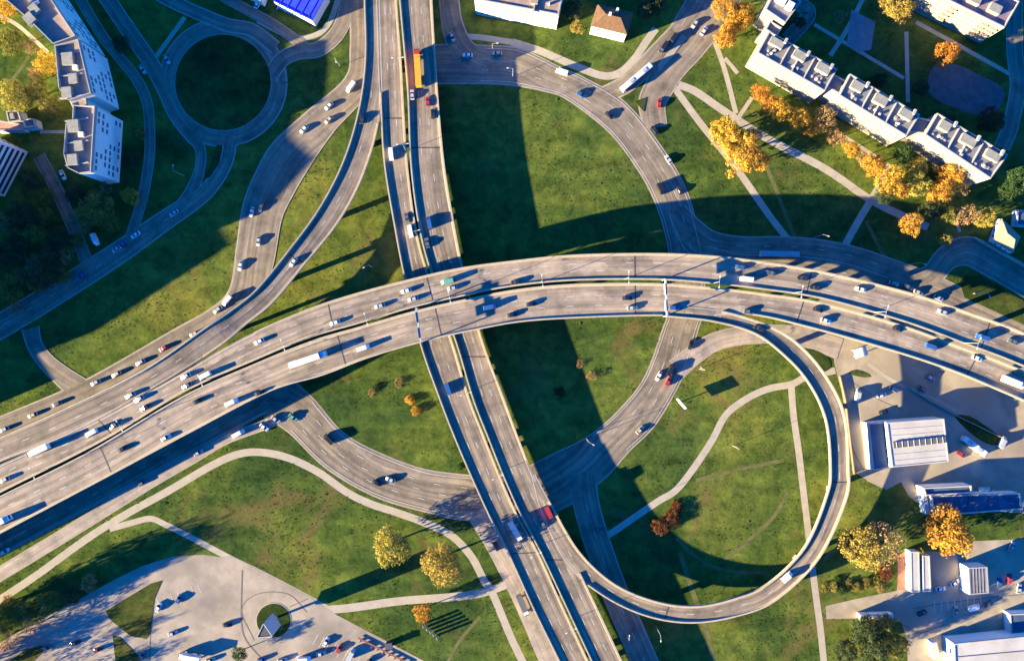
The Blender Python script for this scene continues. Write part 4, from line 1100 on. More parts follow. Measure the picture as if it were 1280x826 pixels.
# ------------------------------------------------------------------ trees
def leaf_mat(name, c1, c2, c3):
    if name in MATS: return MATS[name]
    m, n, l, b = new_mat(name)
    gi = n.new('ShaderNodeNewGeometry')
    r = ramp(n, [(0.0, c1), (0.5, c2), (1.0, c3)])
    l.new(gi.outputs['Random Per Island'], r.inputs[0])
    oi = n.new('ShaderNodeObjectInfo'); hs = n.new('ShaderNodeHueSaturation')
    m1 = n.new('ShaderNodeMapRange'); m1.inputs[3].default_value = 0.492; m1.inputs[4].default_value = 0.522
    m2 = n.new('ShaderNodeMapRange'); m2.inputs[3].default_value = 0.62; m2.inputs[4].default_value = 1.12
    nz = n.new('ShaderNodeTexNoise'); nz.inputs['Scale'].default_value = 0.35; l.new(gi.outputs['Position'], nz.inputs['Vector'])
    l.new(oi.outputs['Random'], m1.inputs[0]); l.new(nz.outputs['Fac'], m2.inputs[0])
    m2.inputs[1].default_value = 0.3; m2.inputs[2].default_value = 0.7
    l.new(m1.outputs[0], hs.inputs['Hue']); l.new(m2.outputs[0], hs.inputs['Value']); l.new(r.outputs[0], hs.inputs['Color'])
    hs.inputs['Saturation'].default_value = 0.97
    r = hs
    l.new(r.outputs[0], b.inputs['Base Color'])
    b.inputs['Roughness'].default_value = 0.8; b.inputs['Specular IOR Level'].default_value = 0.15
    out = [x for x in n if x.type == 'OUTPUT_MATERIAL'][0]
    tr = n.new('ShaderNodeBsdfTranslucent'); l.new(r.outputs[0], tr.inputs[0])
    mx = n.new('ShaderNodeMixShader'); mx.inputs[0].default_value = 0.3
    l.new(b.outputs[0], mx.inputs[1]); l.new(tr.outputs[0], mx.inputs[2]); l.new(mx.outputs[0], out.inputs[0])
    MATS[name] = m
    return m
LEAF = {  # colours
 'yellow': leaf_mat('yellow_leaves', (0.311, 0.222, 0.037), (0.444, 0.326, 0.052), (0.370, 0.311, 0.074)),
 'orange': leaf_mat('orange_leaves', (0.404, 0.146, 0.016), (0.577, 0.240, 0.023), (0.597, 0.309, 0.033)),
 'amber': leaf_mat('amber_leaves', (0.481, 0.189, 0.020), (0.634, 0.309, 0.027), (0.597, 0.361, 0.040)),
 'olive': leaf_mat('olive_leaves', (0.135, 0.135, 0.026), (0.225, 0.203, 0.039), (0.330, 0.257, 0.052)),
 'brown': leaf_mat('brown_leaves', (0.300, 0.149, 0.065), (0.450, 0.230, 0.104), (0.540, 0.297, 0.143)),
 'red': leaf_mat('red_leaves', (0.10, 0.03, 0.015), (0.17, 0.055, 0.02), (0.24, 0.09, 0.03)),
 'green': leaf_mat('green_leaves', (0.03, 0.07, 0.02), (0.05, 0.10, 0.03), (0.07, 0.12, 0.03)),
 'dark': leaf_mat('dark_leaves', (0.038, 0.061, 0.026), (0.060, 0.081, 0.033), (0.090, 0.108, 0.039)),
}
def crown_mesh(seed, n_clump, n_leaf, mat, size, tall=0.85, bare=0.0):
    """unit crown (radius 1, height 2*tall) of leaf quads gathered in clumps of several sizes"""
    r = random.Random(seed); m = MB()
    ph = [r.uniform(0, 6.28) for _ in range(4)]
    for c in range(n_clump):
        # even spread over the dome, with a few clumps deeper inside
        zz = 1 - 1.75 * (c + 0.5) / n_clump
        az = c * 2.39996 + r.uniform(-.35, .35)
        rr = math.sqrt(max(0, 1 - zz * zz))
        k = 0.84 + 0.09 * math.sin(2 * az + ph[0]) + 0.09 * math.sin(3 * az + ph[1]) + 0.05 * math.sin(5 * az + ph[2]) + r.uniform(-.09, .06)
        if r.random() < bare: continue
        if c % 4 == 3: k *= r.uniform(0.45, 0.75)
        cen = Vector((rr * math.cos(az) * k, rr * math.sin(az) * k, zz * tall * k + tall))
        cr = r.choice((0.13, 0.17, 0.22, 0.27)) * r.uniform(.85, 1.15)
        nl = int(n_leaf * (cr / 0.2) ** 2)
        for _ in range(nl):
            q = Vector((r.gauss(0, 1), r.gauss(0, 1), r.gauss(0.25, 1))); q.normalize(); q *= cr * r.uniform(0.55, 1.08)
            p = cen + q
            s_ = size * r.uniform(0.55, 1.3)
            nrm = (q.normalized() + Vector((r.uniform(-.7, .7), r.uniform(-.7, .7), r.uniform(-.3, .9)))).normalized()
            u = nrm.orthogonal().normalized(); w = nrm.cross(u); a = r.uniform(0, 3.14)
            u2 = u * math.cos(a) + w * math.sin(a); w2 = nrm.cross(u2)
            m.quad(p - u2 * s_, p - w2 * s_ * .55, p + u2 * s_, p + w2 * s_ * .55)
    return m.mesh('crown', mat)
def trunk_mesh(seed):
    r = random.Random(seed); m = MB()
    m.tube((0, 0, -0.9), (0.03, 0.02, 0.55), 0.075, 0.05, 8)
    for k in range(7):
        a = k * 0.9 + r.uniform(-.2, .2); e = r.uniform(.5, .85)
        m.tube((0.02, 0.01, r.uniform(0, .5)), (math.cos(a) * e * .8, math.sin(a) * e * .8, r.uniform(.7, 1.4)), 0.03, 0.008, 5)
    m.tube((0.03, 0.02, 0.5), (0.0, 0.05, 1.5), 0.045, 0.012, 6)
    return m.mesh('trunk', M_BARK)
TR = [trunk_mesh(k) for k in range(3)]
CR = {}
def crown_for(col, k):
    if (col, k) not in CR:
        sparse = col in ('brown',)
        CR[(col, k)] = crown_mesh(hash(col) % 97 + k * 13 if False else (sum(map(ord, col)) + k * 13), 105 if not sparse else 80, 40 if not sparse else 22, LEAF[col], 0.055, 0.76 + 0.1 * k, 0.14 if not sparse else 0.3)
    return CR[(col, k)]
TREES = []
def tree(px, py, rad_px, col, label, name='tree', zc=None, cat='tree', group='trees around the interchange', n=[0], squash=1.0):
    """px, py: crown centre in the photo; rad_px: crown radius in photo px"""
    rad = rad_px / 2.9
    h = rad * 2.0 + 2.2 if cat == 'tree' else rad * 1.1
    zmid = rad * 0.9 + 2.2 if cat == 'tree' else rad * .5
    p = P(px, py, zmid)
    n[0] += 1
    t = thing(name, (p.x, p.y, 0), label, cat, group, rz=rnd.uniform(0, 6.28))
    k = n[0] % 3
    c = bpy.data.objects.new('crown', crown_for(col, k)); COL.objects.link(c); c.parent = t
    base = 2.2 if cat == 'tree' else -rad * 0.35
    if cat == 'tree': base = min(2.2, rad * 0.8)
    c.location = (0, 0, base); c.scale = (rad * 1.12, rad * 1.12, rad * (1.0 if cat == 'tree' else 0.7) * squash)
    tr = bpy.data.objects.new('trunk' if cat == 'tree' else 'stem', TR[k]); COL.objects.link(tr); tr.parent = t
    tr.location = (0, 0, base if cat == 'tree' else 0.1); s = rad
    tr.scale = (s, s, max(base / 0.88, s * .8) if cat == 'tree' else s * .6)
    return t
T = [
 (489, 684, 21, 'yellow', 'left one of two big round yellow trees on the lower left lawn'),
 (553, 703, 23, 'yellow', 'right one of two big round yellow trees on the lower left lawn'),
 (528, 766, 11, 'orange', 'small orange tree just below the footpath at bottom centre'),
 (1078, 683, 24, 'yellow', 'big yellow tree at the lower right, left half of the yellow and brown pair'),
 (1104, 680, 23, 'brown', 'thin brown tree touching the right side of the big yellow tree'),
 (1187, 666, 26, 'amber', 'big amber tree below the long blue roofed building'),
 (1152, 690, 5, 'yellow', 'tiny yellow tree above the two slim white sheds'),
 (905, 10, 15, 'orange', 'orange tree at the top edge right of the avenue'),
 (928, 18, 16, 'orange', 'reddish orange tree against the end block at the top'),
 (907, 46, 13, 'amber', 'amber tree beside the avenue, below the two orange ones'),
 (950, 116, 10, 'orange', 'orange tree at the foot of the first long block, left end'),
 (976, 138, 13, 'amber', 'amber tree below the first long block, middle'),
 (1002, 152, 13, 'orange', 'dull orange tree right of the amber tree below the first block'),
 (1030, 150, 14, 'brown', 'bare brown tree in front of the gap between first and middle blocks'),
 (1046, 172, 11, 'brown', 'second bare brown tree just below the gap trees'),
 (905, 165, 17, 'amber', 'left amber tree of the cluster between the two footpaths'),
 (927, 190, 23, 'amber', 'largest amber tree of the cluster between the two footpaths'),
 (948, 200, 14, 'orange', 'right orange tree of the cluster between the two footpaths'),
 (1092, 206, 13, 'amber', 'amber tree below the middle long block, leftmost of four'),
 (1112, 226, 17, 'amber', 'round amber tree, second of four below the middle long block'),
 (1147, 208, 12, 'yellow', 'upper yellow tree of the tall pair below the middle block'),
 (1146, 230, 15, 'yellow', 'lower yellow tree of the tall pair below the middle block'),
 (1188, 218, 15, 'amber', 'amber tree hugging the last long block of the row'),
 (1177, 240, 14, 'amber', 'amber tree just below the one hugging the last block'),
 (962, 128, 10, 'amber', 'amber tree squeezed between the two at the foot of the first long block'),
 (989, 143, 9, 'yellow', 'small yellow tree between amber and dull orange trees below the first block'),
 (1017, 160, 10, 'orange', 'orange tree left of the second bare brown tree'),
 (1064, 186, 9, 'orange', 'small orange tree right of the second bare brown tree'),
 (1078, 196, 9, 'brown', 'small brown tree just left of the four amber trees'),
 (1128, 238, 10, 'amber', 'small amber tree between round amber tree and tall yellow pair'),
 (1200, 236, 10, 'brown', 'brown tree at the corner of the last long block'),
 (912, 178, 12, 'yellow', 'yellow tree in the middle of the cluster between the two footpaths'),
 (938, 172, 12, 'orange', 'orange tree at the top of the cluster between the two footpaths'),
 (918, 30, 11, 'amber', 'amber tree in the middle of the group at the top by the avenue'),
 (1138, 281, 13, 'amber', 'lone round amber tree at the end of the long footpath'),
 (1182, 300, 8, 'yellow', 'small yellow tree above the hooked road'),
 (1233, 272, 12, 'yellow', 'yellow tree left of the sand coloured pavilion'),
 (1208, 270, 13, 'brown', 'brown tree left of the yellow tree near the pavilion'),
 (1125, 10, 17, 'yellow', 'yellow tree cut by the top edge left of the corner block'),
 (1108, 6, 10, 'yellow', 'small yellow tree left of the one cut by the top edge'),
 (1181, 68, 14, 'orange', 'orange tree between the sports court and the corner block'),
 (1240, 150, 15, 'red', 'dark reddish tree in the shade beyond the row'),
 (1274, 222, 16, 'green', 'green tree at the right edge beside the last long block'),
 (1262, 240, 11, 'green', 'smaller green tree below the one at the right edge'),
 (18, 120, 18, 'yellow', 'yellow tree at the left edge above the kiosks'),
 (46, 112, 12, 'yellow', 'yellow green tree just right of the leftmost yellow tree'),
 (60, 80, 14, 'amber', 'amber tree against the middle apartment block at left'),
 (64, 132, 14, 'olive', 'olive tree left of the lowest white apartment block'),
 (36, 58, 9, 'brown', 'brown tree on the lawn left of the amber tree'),
 (6, 8, 14, 'amber', 'amber tree in the top left corner'),
 (8, 50, 16, 'olive', 'olive tree at the left edge near the top'),
 (44, 95, 9, 'brown', 'small brown tree below the worn track at left'),
 (121, 262, 20, 'olive', 'round olive tree below the lowest white apartment block'),
 (162, 245, 10, 'amber', 'small amber tree beside the narrow lane at left'),
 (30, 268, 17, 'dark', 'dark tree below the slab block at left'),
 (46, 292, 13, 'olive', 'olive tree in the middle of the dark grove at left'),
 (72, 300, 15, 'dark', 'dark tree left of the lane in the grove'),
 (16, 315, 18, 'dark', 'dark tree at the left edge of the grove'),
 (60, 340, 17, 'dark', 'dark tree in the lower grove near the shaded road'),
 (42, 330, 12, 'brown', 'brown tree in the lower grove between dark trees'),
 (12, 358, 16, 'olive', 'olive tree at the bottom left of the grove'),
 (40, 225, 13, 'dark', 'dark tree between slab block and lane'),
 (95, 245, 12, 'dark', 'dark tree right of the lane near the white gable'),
 (5, 282, 12, 'brown', 'bushy brown tree in the shaded grove, hard against the left edge'),
 (58, 270, 10, 'olive', 'bushy olive tree in the shaded grove, just left of the lane top'),
 (28, 345, 11, 'brown', 'bushy brown tree in the shaded grove, in the grove centre left'),
 (84, 318, 10, 'brown', 'bushy brown tree in the shaded grove, right beside the lower lane'),
 (78, 345, 9, 'olive', 'bushy olive tree in the shaded grove, at the lower lane bend'),
 (33, 300, 9, 'brown', 'bushy brown tree in the shaded grove, left of the olive tree'),
 (96, 300, 8, 'olive', 'bushy olive tree in the shaded grove, right of the upper lane'),
 (62, 318, 9, 'brown', 'bushy brown tree in the shaded grove, in the middle near the lane'),
 (20, 384, 9, 'brown', 'bushy brown tree in the shaded grove, lowest of the grove at left'),
 (44, 356, 9, 'olive', 'bushy olive tree in the shaded grove, low in the grove near the road'),
 (88, 270, 8, 'brown', 'bushy brown tree in the shaded grove, between lane and slab block'),
 (58, 245, 9, 'olive', 'bushy olive tree in the shaded grove, topmost beside the lane'),
 (105, 285, 9, 'brown', 'bushy brown tree in the shaded grove, right of the lane middle'),
 (140, 280, 9, 'olive', 'bushy olive tree in the shaded grove, right of the round olive tree'),
 (132, 235, 8, 'brown', 'bushy brown tree in the shaded grove, under the white gable'),
 (172, 165, 9, 'olive', 'olive tree between the apartments and narrow lane'),
 (165, 200, 8, 'dark', 'dark tree between the apartments and narrow lane, lower'),
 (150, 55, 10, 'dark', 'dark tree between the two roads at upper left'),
 (722, 34, 8, 'yellow', 'small yellow green tree between white walled block and house'),
  (1080, 790, 17, 'dark', 'dark green tree in the bottom right grove, leftmost'),
 (1105, 784, 15, 'olive', 'dark green tree in the bottom right grove below the white trailer'),
 (1118, 806, 15, 'olive', 'dark green tree in the bottom right grove, rightmost'),
 (1092, 815, 18, 'dark', 'dark green tree in the bottom right grove at the bottom edge'),
 (1058, 815, 14, 'dark', 'dark tree left of the bottom right grove'),
 (40, 778, 13, 'brown', 'bare brown tree between plaza and footpath at the lower left corner'),
 (4, 798, 15, 'brown', 'bare brown tree at the left edge touching the plaza'),
 (110, 728, 10, 'brown', 'small bare tree on the plaza verge, nearest the branch footpath'),
 (8, 775, 14, 'orange', 'orange brown tree at the left edge above the plaza'),
 (28, 762, 12, 'olive', 'olive tree beside the orange brown tree at lower left'),
 (12, 758, 11, 'amber', 'amber tree at the left edge by the footpath'),
 (62, 752, 13, 'olive', 'olive tree on the verge above the plaza'),
 (88, 742, 11, 'dark', 'dark tree on the verge above the plaza, further right'),
 (298, 818, 9, 'green', 'green bush-like tree beside the white truck on the plaza'),
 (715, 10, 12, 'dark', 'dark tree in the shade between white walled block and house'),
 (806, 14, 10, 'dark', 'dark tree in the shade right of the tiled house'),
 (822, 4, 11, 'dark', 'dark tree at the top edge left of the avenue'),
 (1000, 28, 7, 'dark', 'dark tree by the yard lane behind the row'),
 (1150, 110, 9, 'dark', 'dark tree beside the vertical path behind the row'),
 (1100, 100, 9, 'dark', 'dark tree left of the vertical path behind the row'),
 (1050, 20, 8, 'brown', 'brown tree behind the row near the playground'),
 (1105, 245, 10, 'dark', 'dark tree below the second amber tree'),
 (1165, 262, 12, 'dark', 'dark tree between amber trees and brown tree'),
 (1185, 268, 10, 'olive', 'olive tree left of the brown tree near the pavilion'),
 (1128, 192, 11, 'green', 'green tree at the foot of the middle long block'),
]
for (px, py, r_, col, lab) in T: tree(px, py, r_ * (1.0 if col in ('amber', 'orange', 'yellow') and r_ < 18 else 1.0), col, lab)
PO = [(-22, 768, 17, 2.3), (-40, 792, 16, 2.5), (-14, 792, 12, 1.6), (-62, 800, 17, 2.5), (-30, 838, 13, 1.5), (-12, 862, 14, 1.6), (-70, 850, 15, 1.7), (30, 880, 13, 1.5), (62, 872, 11, 1.4)]
for q, (px, py, r_, sq) in enumerate(PO):
    tree(px, py, r_, 'brown' if q % 3 else 'olive', 'tall tree standing beyond the lower left corner of the picture', group='tall trees beyond the lower left corner', squash=sq)
# shrubs
SH = [(498, 478, 6, 'brown', 'small brown shrub'), (513, 500, 6, 'amber', 'amber shrub'), (520, 513, 6, 'orange', 'orange shrub'), (464, 490, 5, 'brown', 'pale brown shrub'), (470, 484, 4, 'green', 'green shrub'),
      (740, 470, 6, 'brown', 'brown shrub'), (725, 455, 5, 'brown', 'small brown shrub'), (700, 490, 6, 'dark', 'dark shrub'), (575, 583, 4, 'green', 'green shrub')]
for i, (px, py, r_, col, lab) in enumerate(SH):
    tree(px, py, r_, col, '%s on the lawn %s' % (lab, 'between ring road and viaduct, ' + ('upper', 'middle', 'lower', 'leftmost', 'second', 'far', 'near', 'shaded', 'bottom')[i] if px < 600 else 'in the shade of the viaducts, ' + ('a', 'b', 'c', 'd', 'e', 'upper right', 'upper left', 'lower left', 'i')[i]), name='shrub', cat='shrub', group='shrubs on the lawns')
for (px, py, r_, lab) in ((846, 634, 8, 'upper of three dark red shrubs inside the loop'), (841, 648, 10, 'middle of three dark red shrubs inside the loop, the largest'), (825, 659, 10, 'lower of three dark red shrubs inside the loop')):
    tree(px, py, r_, 'red', lab, name='shrub', cat='shrub', group='red shrubs inside the loop')
k = 0
for (px, py, r_, col) in ((1032, 735, 6, 'olive'), (1042, 733, 6, 'yellow'), (1053, 738, 6, 'green'), (1063, 730, 6, 'olive'), (1073, 734, 7, 'olive'), (1085, 730, 7, 'olive'), (1097, 726, 7, 'yellow'), (1100, 736, 5, 'brown'), (1108, 716, 9, 'red'), (1048, 724, 5, 'green')):
    tree(px, py, r_, col, '%s %s shrub from the left in the hedge under the big yellow tree' % (ORD[k], {'olive': 'olive', 'yellow': 'yellow', 'green': 'green', 'brown': 'brown', 'red': 'dark red'}[col]), name='shrub', cat='shrub', group='shrubs below the big yellow tree'); k += 1

# ------------------------------------------------------------------ lamps, gantries, signs, fence
def lamp_proto(double):
    t = bpy.data.objects.new('street_lamp', None); COL.objects.link(t)
    m = MB(); m.tube((0, 0, 0), (0, 0, 9.5), 0.13, 0.07, 6); m.build('pole', M_STEEL, t)
    for s in ((1, -1) if double else (1,)):
        m = MB(); m.tube((0, 0, 9.45), (0, s * 1.9, 9.8), 0.06, 0.05, 5); m.build('arm', M_STEEL, t)
        m = MB(); m.box(0, s * 2.2, 9.72, 9.9, 0.35, 0.9); m.build('lamp_head', M_LAMP, t)
    return t
LP2 = lamp_proto(True); LP1 = lamp_proto(False); used = {id(LP2): 0, id(LP1): 0}
def lamp(pos, ang, dbl, label, group):
    src = LP2 if dbl else LP1
    if used[id(src)] == 0: o = src; used[id(src)] = 1
    else: o = copy_tree(src)
    o.location = pos; o.rotation_euler = (0, 0, ang); tag(o, label, 'street lamp', group)
pts = ROADS['ewn']; ptsS = ROADS['ews']
LE, RE, te = DECKS['ewn']; off = te.location
s = 0; nxt = 25; k = 0
ORDW = ORD + ['eleventh', 'twelfth', 'thirteenth', 'fourteenth', 'fifteenth', 'sixteenth', 'seventeenth', 'eighteenth']
for i in range(len(RE) - 1):
    s += (RE[i + 1] - RE[i]).length
    if s > nxt and k < 16:
        nxt += 36
        d = RE[i + 1] - RE[i]
        inward = (LE[i] - RE[i]).normalized()
        p = RE[i] + Vector((off.x, off.y, 0)) + inward * 0.19; p.z = RE[i].z + 0.72
        xx = 640 + p.x * F_PX / (CAM_H - p.z)
        if -20 < xx < 1300:
            lamp(p, math.atan2(d.y, d.x), True, '%s two armed lamp post from the left on the gap of the curved viaduct' % ORDW[k], 'lamps along the curved viaduct'); k += 1
LE, RE, te = DECKS['nsw']; off = te.location; s = 0; nxt = 15; k = 0
for i in range(len(RE) - 1):
    s += (RE[i + 1] - RE[i]).length
    if s > nxt:
        nxt += 36; d = RE[i + 1] - RE[i]; inward = (LE[i] - RE[i]).normalized()
        p = RE[i] + Vector((off.x, off.y, 0)) + inward * 0.19; p.z = RE[i].z + 0.72
        py_ = 413 - p.y * F_PX / (CAM_H - p.z)
        if 310 < py_ < 430 or py_ < -15 or py_ > 840: continue
        lamp(p, math.atan2(d.y, d.x), True, '%s two armed lamp post from the top on the gap of the north south viaduct' % ORDW[k], 'lamps along the north south viaduct'); k += 1
for (px, py, deg, lab) in ((916, 557, 60, 'lamp post beside the winding path inside the loop, lower one'), (874, 461, 60, 'lamp post on the grass edge where the sandy road leaves the ring road'), (733, 548, 240, 'lamp post by the shaded inner edge of the ring road'),
                           (641, 96, 90, 'lamp post on the lower kerb of the shaded ring road at top'), (616, 66, 270, 'lamp post on the upper kerb of the shaded ring road at top'), (425, 83, 200, 'lamp post on grass between roundabout and viaduct'), (230, 220, 0, 'lamp post on the dark lawn below the grass circle'),
                           (573, 330, 90, 'lamp post just above the curved viaduct near the crossing'), (1017, 297, 250, 'lamp post on grass above the shaded road at right'), (1134, 331, 250, 'lamp post on grass by the parked cars above the viaduct'), (1216, 367, 200, 'lamp post on the grass island inside the hooked road'),
                           (782, 788, 0, 'lamp post beside the shaded road at the bottom'), (820, 782, 180, 'lamp post on the dark lawn below the loop ramp'), (466, 334, 120, 'lamp post on the lawn between ramp and north south viaduct')):
    p = P(px, py, 0); lamp(p, math.radians(deg), False, lab, 'single lamps beside the ground roads')

def gantry(label, a_px, b_px, z, n_signs):
    a = P(*a_px, z + 6.5); b = P(*b_px, z + 6.5)
    mid = (a + b) / 2; t = thing('sign_gantry', (mid.x, mid.y, z), label, 'sign gantry', 'sign gantries over the curved viaduct')
    d = (b - a); ln = d.length; d.normalize(); ang = math.atan2(d.y, d.x)
    for s_ in (-1, 1):
        m = MB(); m.box(s_ * ln / 2 * d.x, s_ * ln / 2 * d.y, 0.0, 6.8, 0.4, 0.4, ang); m.build('post', M_STEEL, t)
    m = MB(); m.box(0, 0, 6.0, 6.8, ln, 0.7, ang); m.build('beam', M_STEEL, t)
    for k in range(n_signs):
        u = (k + 0.5) / n_signs - 0.5
        m = MB(); m.box(u * ln * d.x * .9 + d.y * 0.5, u * ln * d.y * .9 - d.x * 0.5, 5.2, 7.6, ln / n_signs * .6, 0.14, ang); m.build('sign_panel', mat_plain('sign_back', (0.33, 0.34, 0.36), 0.5), t)
gantry('pale sign gantry spanning the lower carriageway near the middle of the photo', (832, 349), (834, 395), Z2, 2)
gantry('pale sign gantry across the lower carriageway left of the crossing', (520, 385), (526, 428), Z2, 2)
# gantry('sign gantry across the lower carriageway at left of the long white truck', (377, 426), (389, 475), Z2, 1)

# billboard inside the loop
a = P(847, 498, 6.0); b = P(859, 512, 6.0); mid = (a + b) / 2; d = (b - a).normalized(); ang = math.atan2(d.y, d.x)
t = thing('billboard', (mid.x, mid.y, 0), 'billboard on a post standing on the grass between ring road and winding path', 'billboard')
m = MB(); m.box(0, 0, 2.9, 5.6, 5.4, 0.7, ang); m.build('panel', M_WHITE, t)
m = MB(); m.tube((0, 0, 0), (0, 0, 2.85), 0.25, 0.22, 8); m.build('post', M_STEEL, t)
# triangular advertising pylon in the plaza circle
c0 = P(346, 771, 0)
t = thing('advertising_pylon', (c0.x, c0.y, 0), 'tall three sided advertising pylon on the round grass bed of the plaza', 'pylon')
tri = [Vector((3.6 * math.cos(math.radians(q)), 3.6 * math.sin(math.radians(q)), 0)) for q in (95, 215, 335)]
m = MB(); m.tube((0, 0, 0), (0, 0, 5.0), 0.6, 0.5, 10); m.build('post', M_STEEL, t)
m = MB(); m.prism([(p.x * .96, p.y * .96) for p in tri], 4.6, 15.2, bottom=True, top=True); m.build('core', mat_plain('dark_steel', (0.05, 0.045, 0.05), 0.6), t)
for k in range(3):
    a, b = tri[k], tri[(k + 1) % 3]; mid = (a + b) / 2; d = (b - a).normalized()
    m = MB(); m.box(mid.x * 1.04, mid.y * 1.04, 4.5, 15.4, (b - a).length, 0.3, math.atan2(d.y, d.x)); m.build('advert_panel', mat_plain('poster_panel', (0.4, 0.42, 0.45), 0.5), t)

# slim upright slabs added to cast the comb of shadows on the lawn
for k in range(5):
    px, py = (530 + k * 4.2, 779 + k * 3.6)
    p = P(px, py, 0); m = MB(); m.box(0, 0, 0, 3.3, 0.25, 1.1, math.radians(20)); m.box(0, 0, 3.3, 3.42, 0.35, 1.2, math.radians(20))
    o = m.build('shadow_slab', M_PIER, None, p); tag(o, '%s added shadow casting slab from the left in the short row below the small orange tree' % ORD[k], 'shadow caster', 'slabs added for their shadows on the lawn')

def wall_line(name, label, pts_px, h, w, mat, cat='wall', kind=None):
    ps = [P(x, y) for x, y in pts_px]; c = ps[0]; m = MB()
    for a, b in zip(ps, ps[1:]):
        d = b - a; mid = (a + b) / 2 - c
        m.box(mid.x, mid.y, 0, h, d.length, w, math.atan2(d.y, d.x))
    o = m.build(name, mat, None, (c.x, c.y, 0)); tag(o, label, cat); return o
wall_line('wall', 'long pale wall right of the hooked road running to the right edge', [(1215, 297), (1250, 317), (1290, 340)], 1.8, 0.5, M_CONC)
wall_line('wall', 'low brown retaining wall along the outer side of the loop ramp next to the yard', [(1049, 470), (1056, 500), (1063, 560), (1067, 592)], 1.2, 0.4, mat_plain('brown_wall', (0.25, 0.15, 0.1), .8))
wall_line('fence', 'diagonal pale fence crossing the shaded yard right of the hall', [(1132, 482), (1160, 500), (1200, 522), (1250, 546)], 1.2, 0.25, M_KERB, 'fence')
wall_line('trailer_container', 'long white container beside the small grove at lower right', [(1071, 768), (1112, 767)], 2.9, 2.5, M_WHITE, 'container')
# bench row along the plaza edge
a = P(448, 796); b = P(512, 828); d = (b - a); t = thing('bicycle_rack', (a.x, a.y, 0), 'reddish brown toothed rack along the grass edge of the plaza', 'rack', rz=math.atan2(d.y, d.x))
m = MB(); m.box(d.length / 2, 0, 0.5, 0.75, d.length, 0.7); m.build('rail', mat_plain('rust_brown', (0.22, 0.09, 0.06), .8), t)
for k in range(9):
    m = MB(); m.box((k + .5) * d.length / 9, -0.9, 0, 0.8, 0.35, 1.4); m.build('rack_bay', MATS['rust_brown'], t)
# kiosk box near plaza edge
p = P(487, 804); t = thing('kiosk', (p.x, p.y, 0), 'small dark square kiosk on the plaza edge next to the toothed rack', 'kiosk', rz=0.1)
m = MB(); m.box(0, 0, 0, 2.5, 2.6, 2.2); m.build('wall', mat_plain('dark_kiosk', (0.07, 0.065, 0.08), .6), t)
m = MB(); m.box(0, 0, 2.5, 2.7, 3.1, 2.7); m.build('roof', MATS['dark_kiosk'], t)
m = MB(); m.box(-1.33, 0, 0.9, 1.8, 0.06, 1.5); m.build('window', M_GLASS, t)
# fuel kiosk in the yard
p = P(1071, 440); t = thing('canopy', (p.x, p.y, 0), 'small white canopy on posts in the yard corner between loop ramp and viaduct', 'canopy', rz=0.3)
m = MB(); m.box(0, 0, 3.2, 3.6, 5.5, 4.0); m.build('roof', M_WHITE, t)
for x in (-2, 2):
    for y in (-1.4, 1.4):
        m = MB(); m.tube((x, y, 0), (x, y, 3.2), .12, .12, 6); m.build('post', M_STEEL, t)

# plaza and yard joints, drains, a painted post shadow and painted bays
def line_on(pts, w, z, mat, name, label=None):
    L, R = center_edges([(a, b) for a, b in pts], w, 6)
    return struct(ribbon_mb(L, R, z).build(name, mat), label)
M_JOINT_SHADOW = mat_plain('joint_and_shadow', (0.13, 0.115, 0.10), 0.9)
line_on([(303, 712), (302, 745), (302, 778), (308, 800), (330, 826), (345, 845)], 0.55, 0.062, M_JOINT_SHADOW, 'drain_and_shadow_line')
line_on([(362, 758), (385, 748)], 0.4, 0.062, M_JOINT_SHADOW, 'drain_and_shadow_line')  # painted shadow line of the pylon post
line_on([(318, 800), (302, 762), (322, 742), (360, 742), (384, 765)], 0.35, 0.060, M_JOINT_SHADOW, 'drain_and_shadow_line')
line_on([(188, 791), (187, 840)], 0.4, 0.060, M_JOINT_SHADOW, 'drain_and_shadow_line')
line_on([(1066, 478), (1100, 500), (1130, 512)], 0.3, 0.062, M_JOINT_SHADOW, 'drain_and_shadow_line')
line_on([(1085, 455), (1120, 478), (1180, 505), (1262, 556)], 1.6, 0.058, M_PATH, 'path')
line_on([(1060, 520), (1066, 560), (1080, 588)], 0.4, 0.062, M_JOINT_SHADOW, 'drain_and_shadow_line')
line_on([(1140, 760), (1190, 752), (1280, 742)], 0.35, 0.062, M_JOINT_SHADOW, 'drain_and_shadow_line')
line_on([(1128, 780), (1150, 790), (1180, 780)], 0.35, 0.060, M_JOINT_SHADOW, 'drain_and_shadow_line')
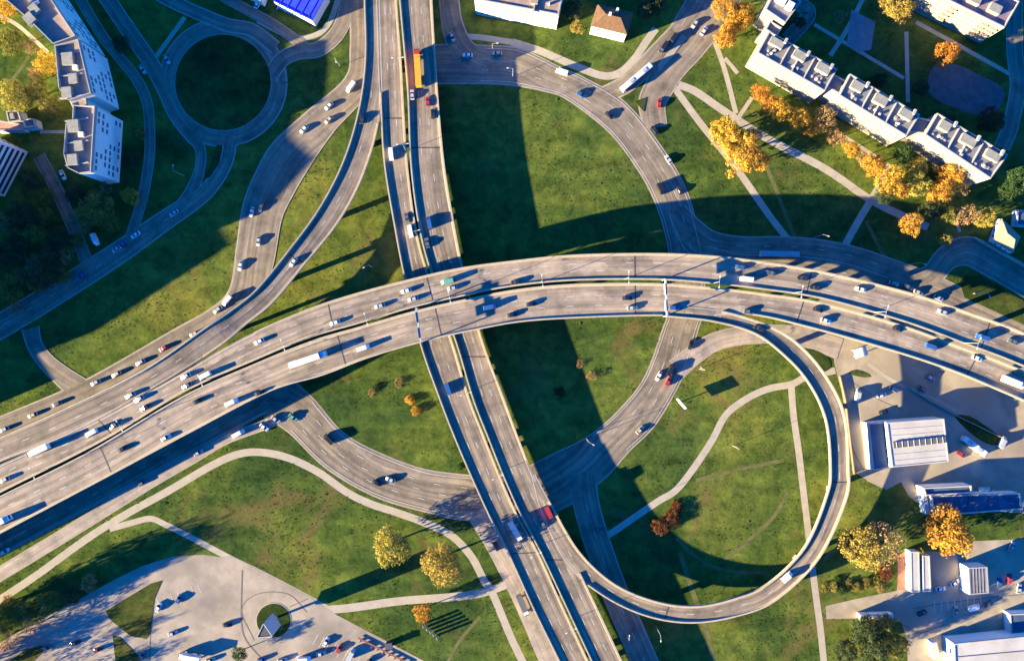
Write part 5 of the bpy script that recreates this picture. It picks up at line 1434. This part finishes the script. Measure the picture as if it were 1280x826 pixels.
for k in range(9):
    a0 = (398 + k * 7.5, 792 + k * 4.0)
    line_on([a0, (a0[0] - 7, a0[1] + 13)], 0.18, 0.064, M_LINE, 'bay_line')
for k in range(7):
    a0 = (196 + k * 8.5, 748 - k * 3.2)
    line_on([a0, (a0[0] + 5, a0[1] + 13)], 0.18, 0.064, M_LINE, 'bay_line')
for k in range(8):
    a0 = (1168 + k * 8.2, 752 - k * 1.2)
    line_on([a0, (a0[0] + 1, a0[1] + 13)], 0.18, 0.064, M_LINE, 'bay_line')
# weeds and rank tufts on the open turf: nobody could count them
from mathutils.bvhtree import BVHTree
from mathutils import noise as mnoise
vv, ff = [], []
for o in COL.objects:
    if o.type == 'MESH' and o.parent is None and o.get('kind') == 'structure' and o.name != 'ground' or (o.type == 'MESH' and o.name.startswith('kerb')):
        b_ = len(vv); vv += [v.co.copy() for v in o.data.vertices]; ff += [tuple(b_ + k for k in p.vertices) for p in o.data.polygons]
bvh = BVHTree.FromPolygons(vv, ff)
r = random.Random(5); m = MB(); cnt = 0
while cnt < 17000:
    x, y = r.uniform(-228, 228), r.uniform(-148, 148)
    d = mnoise.noise(Vector((x * .035, y * .035, 0))) + 0.6 * mnoise.noise(Vector((x * .14, y * .14, 3)))
    if r.random() > 0.4 + d * 1.1: continue
    if bvh.ray_cast(Vector((x, y, 3)), Vector((0, 0, -1)), 4)[0] is not None: continue
    cnt += 1
    h = r.uniform(.05, .15) * (1.0 if r.random() < .997 else 2.0); w = h * r.uniform(1.2, 2.6); a = r.uniform(0, 3.14)
    for q in (a, a + 1.1, a + 2.1):
        c_, s_ = math.cos(q) * w, math.sin(q) * w
        m.quad(Vector((x - c_ * .5, y - s_ * .5, 0)), Vector((x + c_ * .5, y + s_ * .5, 0)), Vector((x + c_ - s_ * .3, y + s_ + c_ * .3, h)), Vector((x - c_ - s_ * .3, y - s_ + c_ * .3, h)))
o = m.build('weeds', mat_noise('weed_leaves', (0.05, 0.075, 0.015), (0.14, 0.12, 0.03), 0.2)); tag(o, 'low weeds and rank tufts scattered over the open turf', 'weeds', kind='stuff')
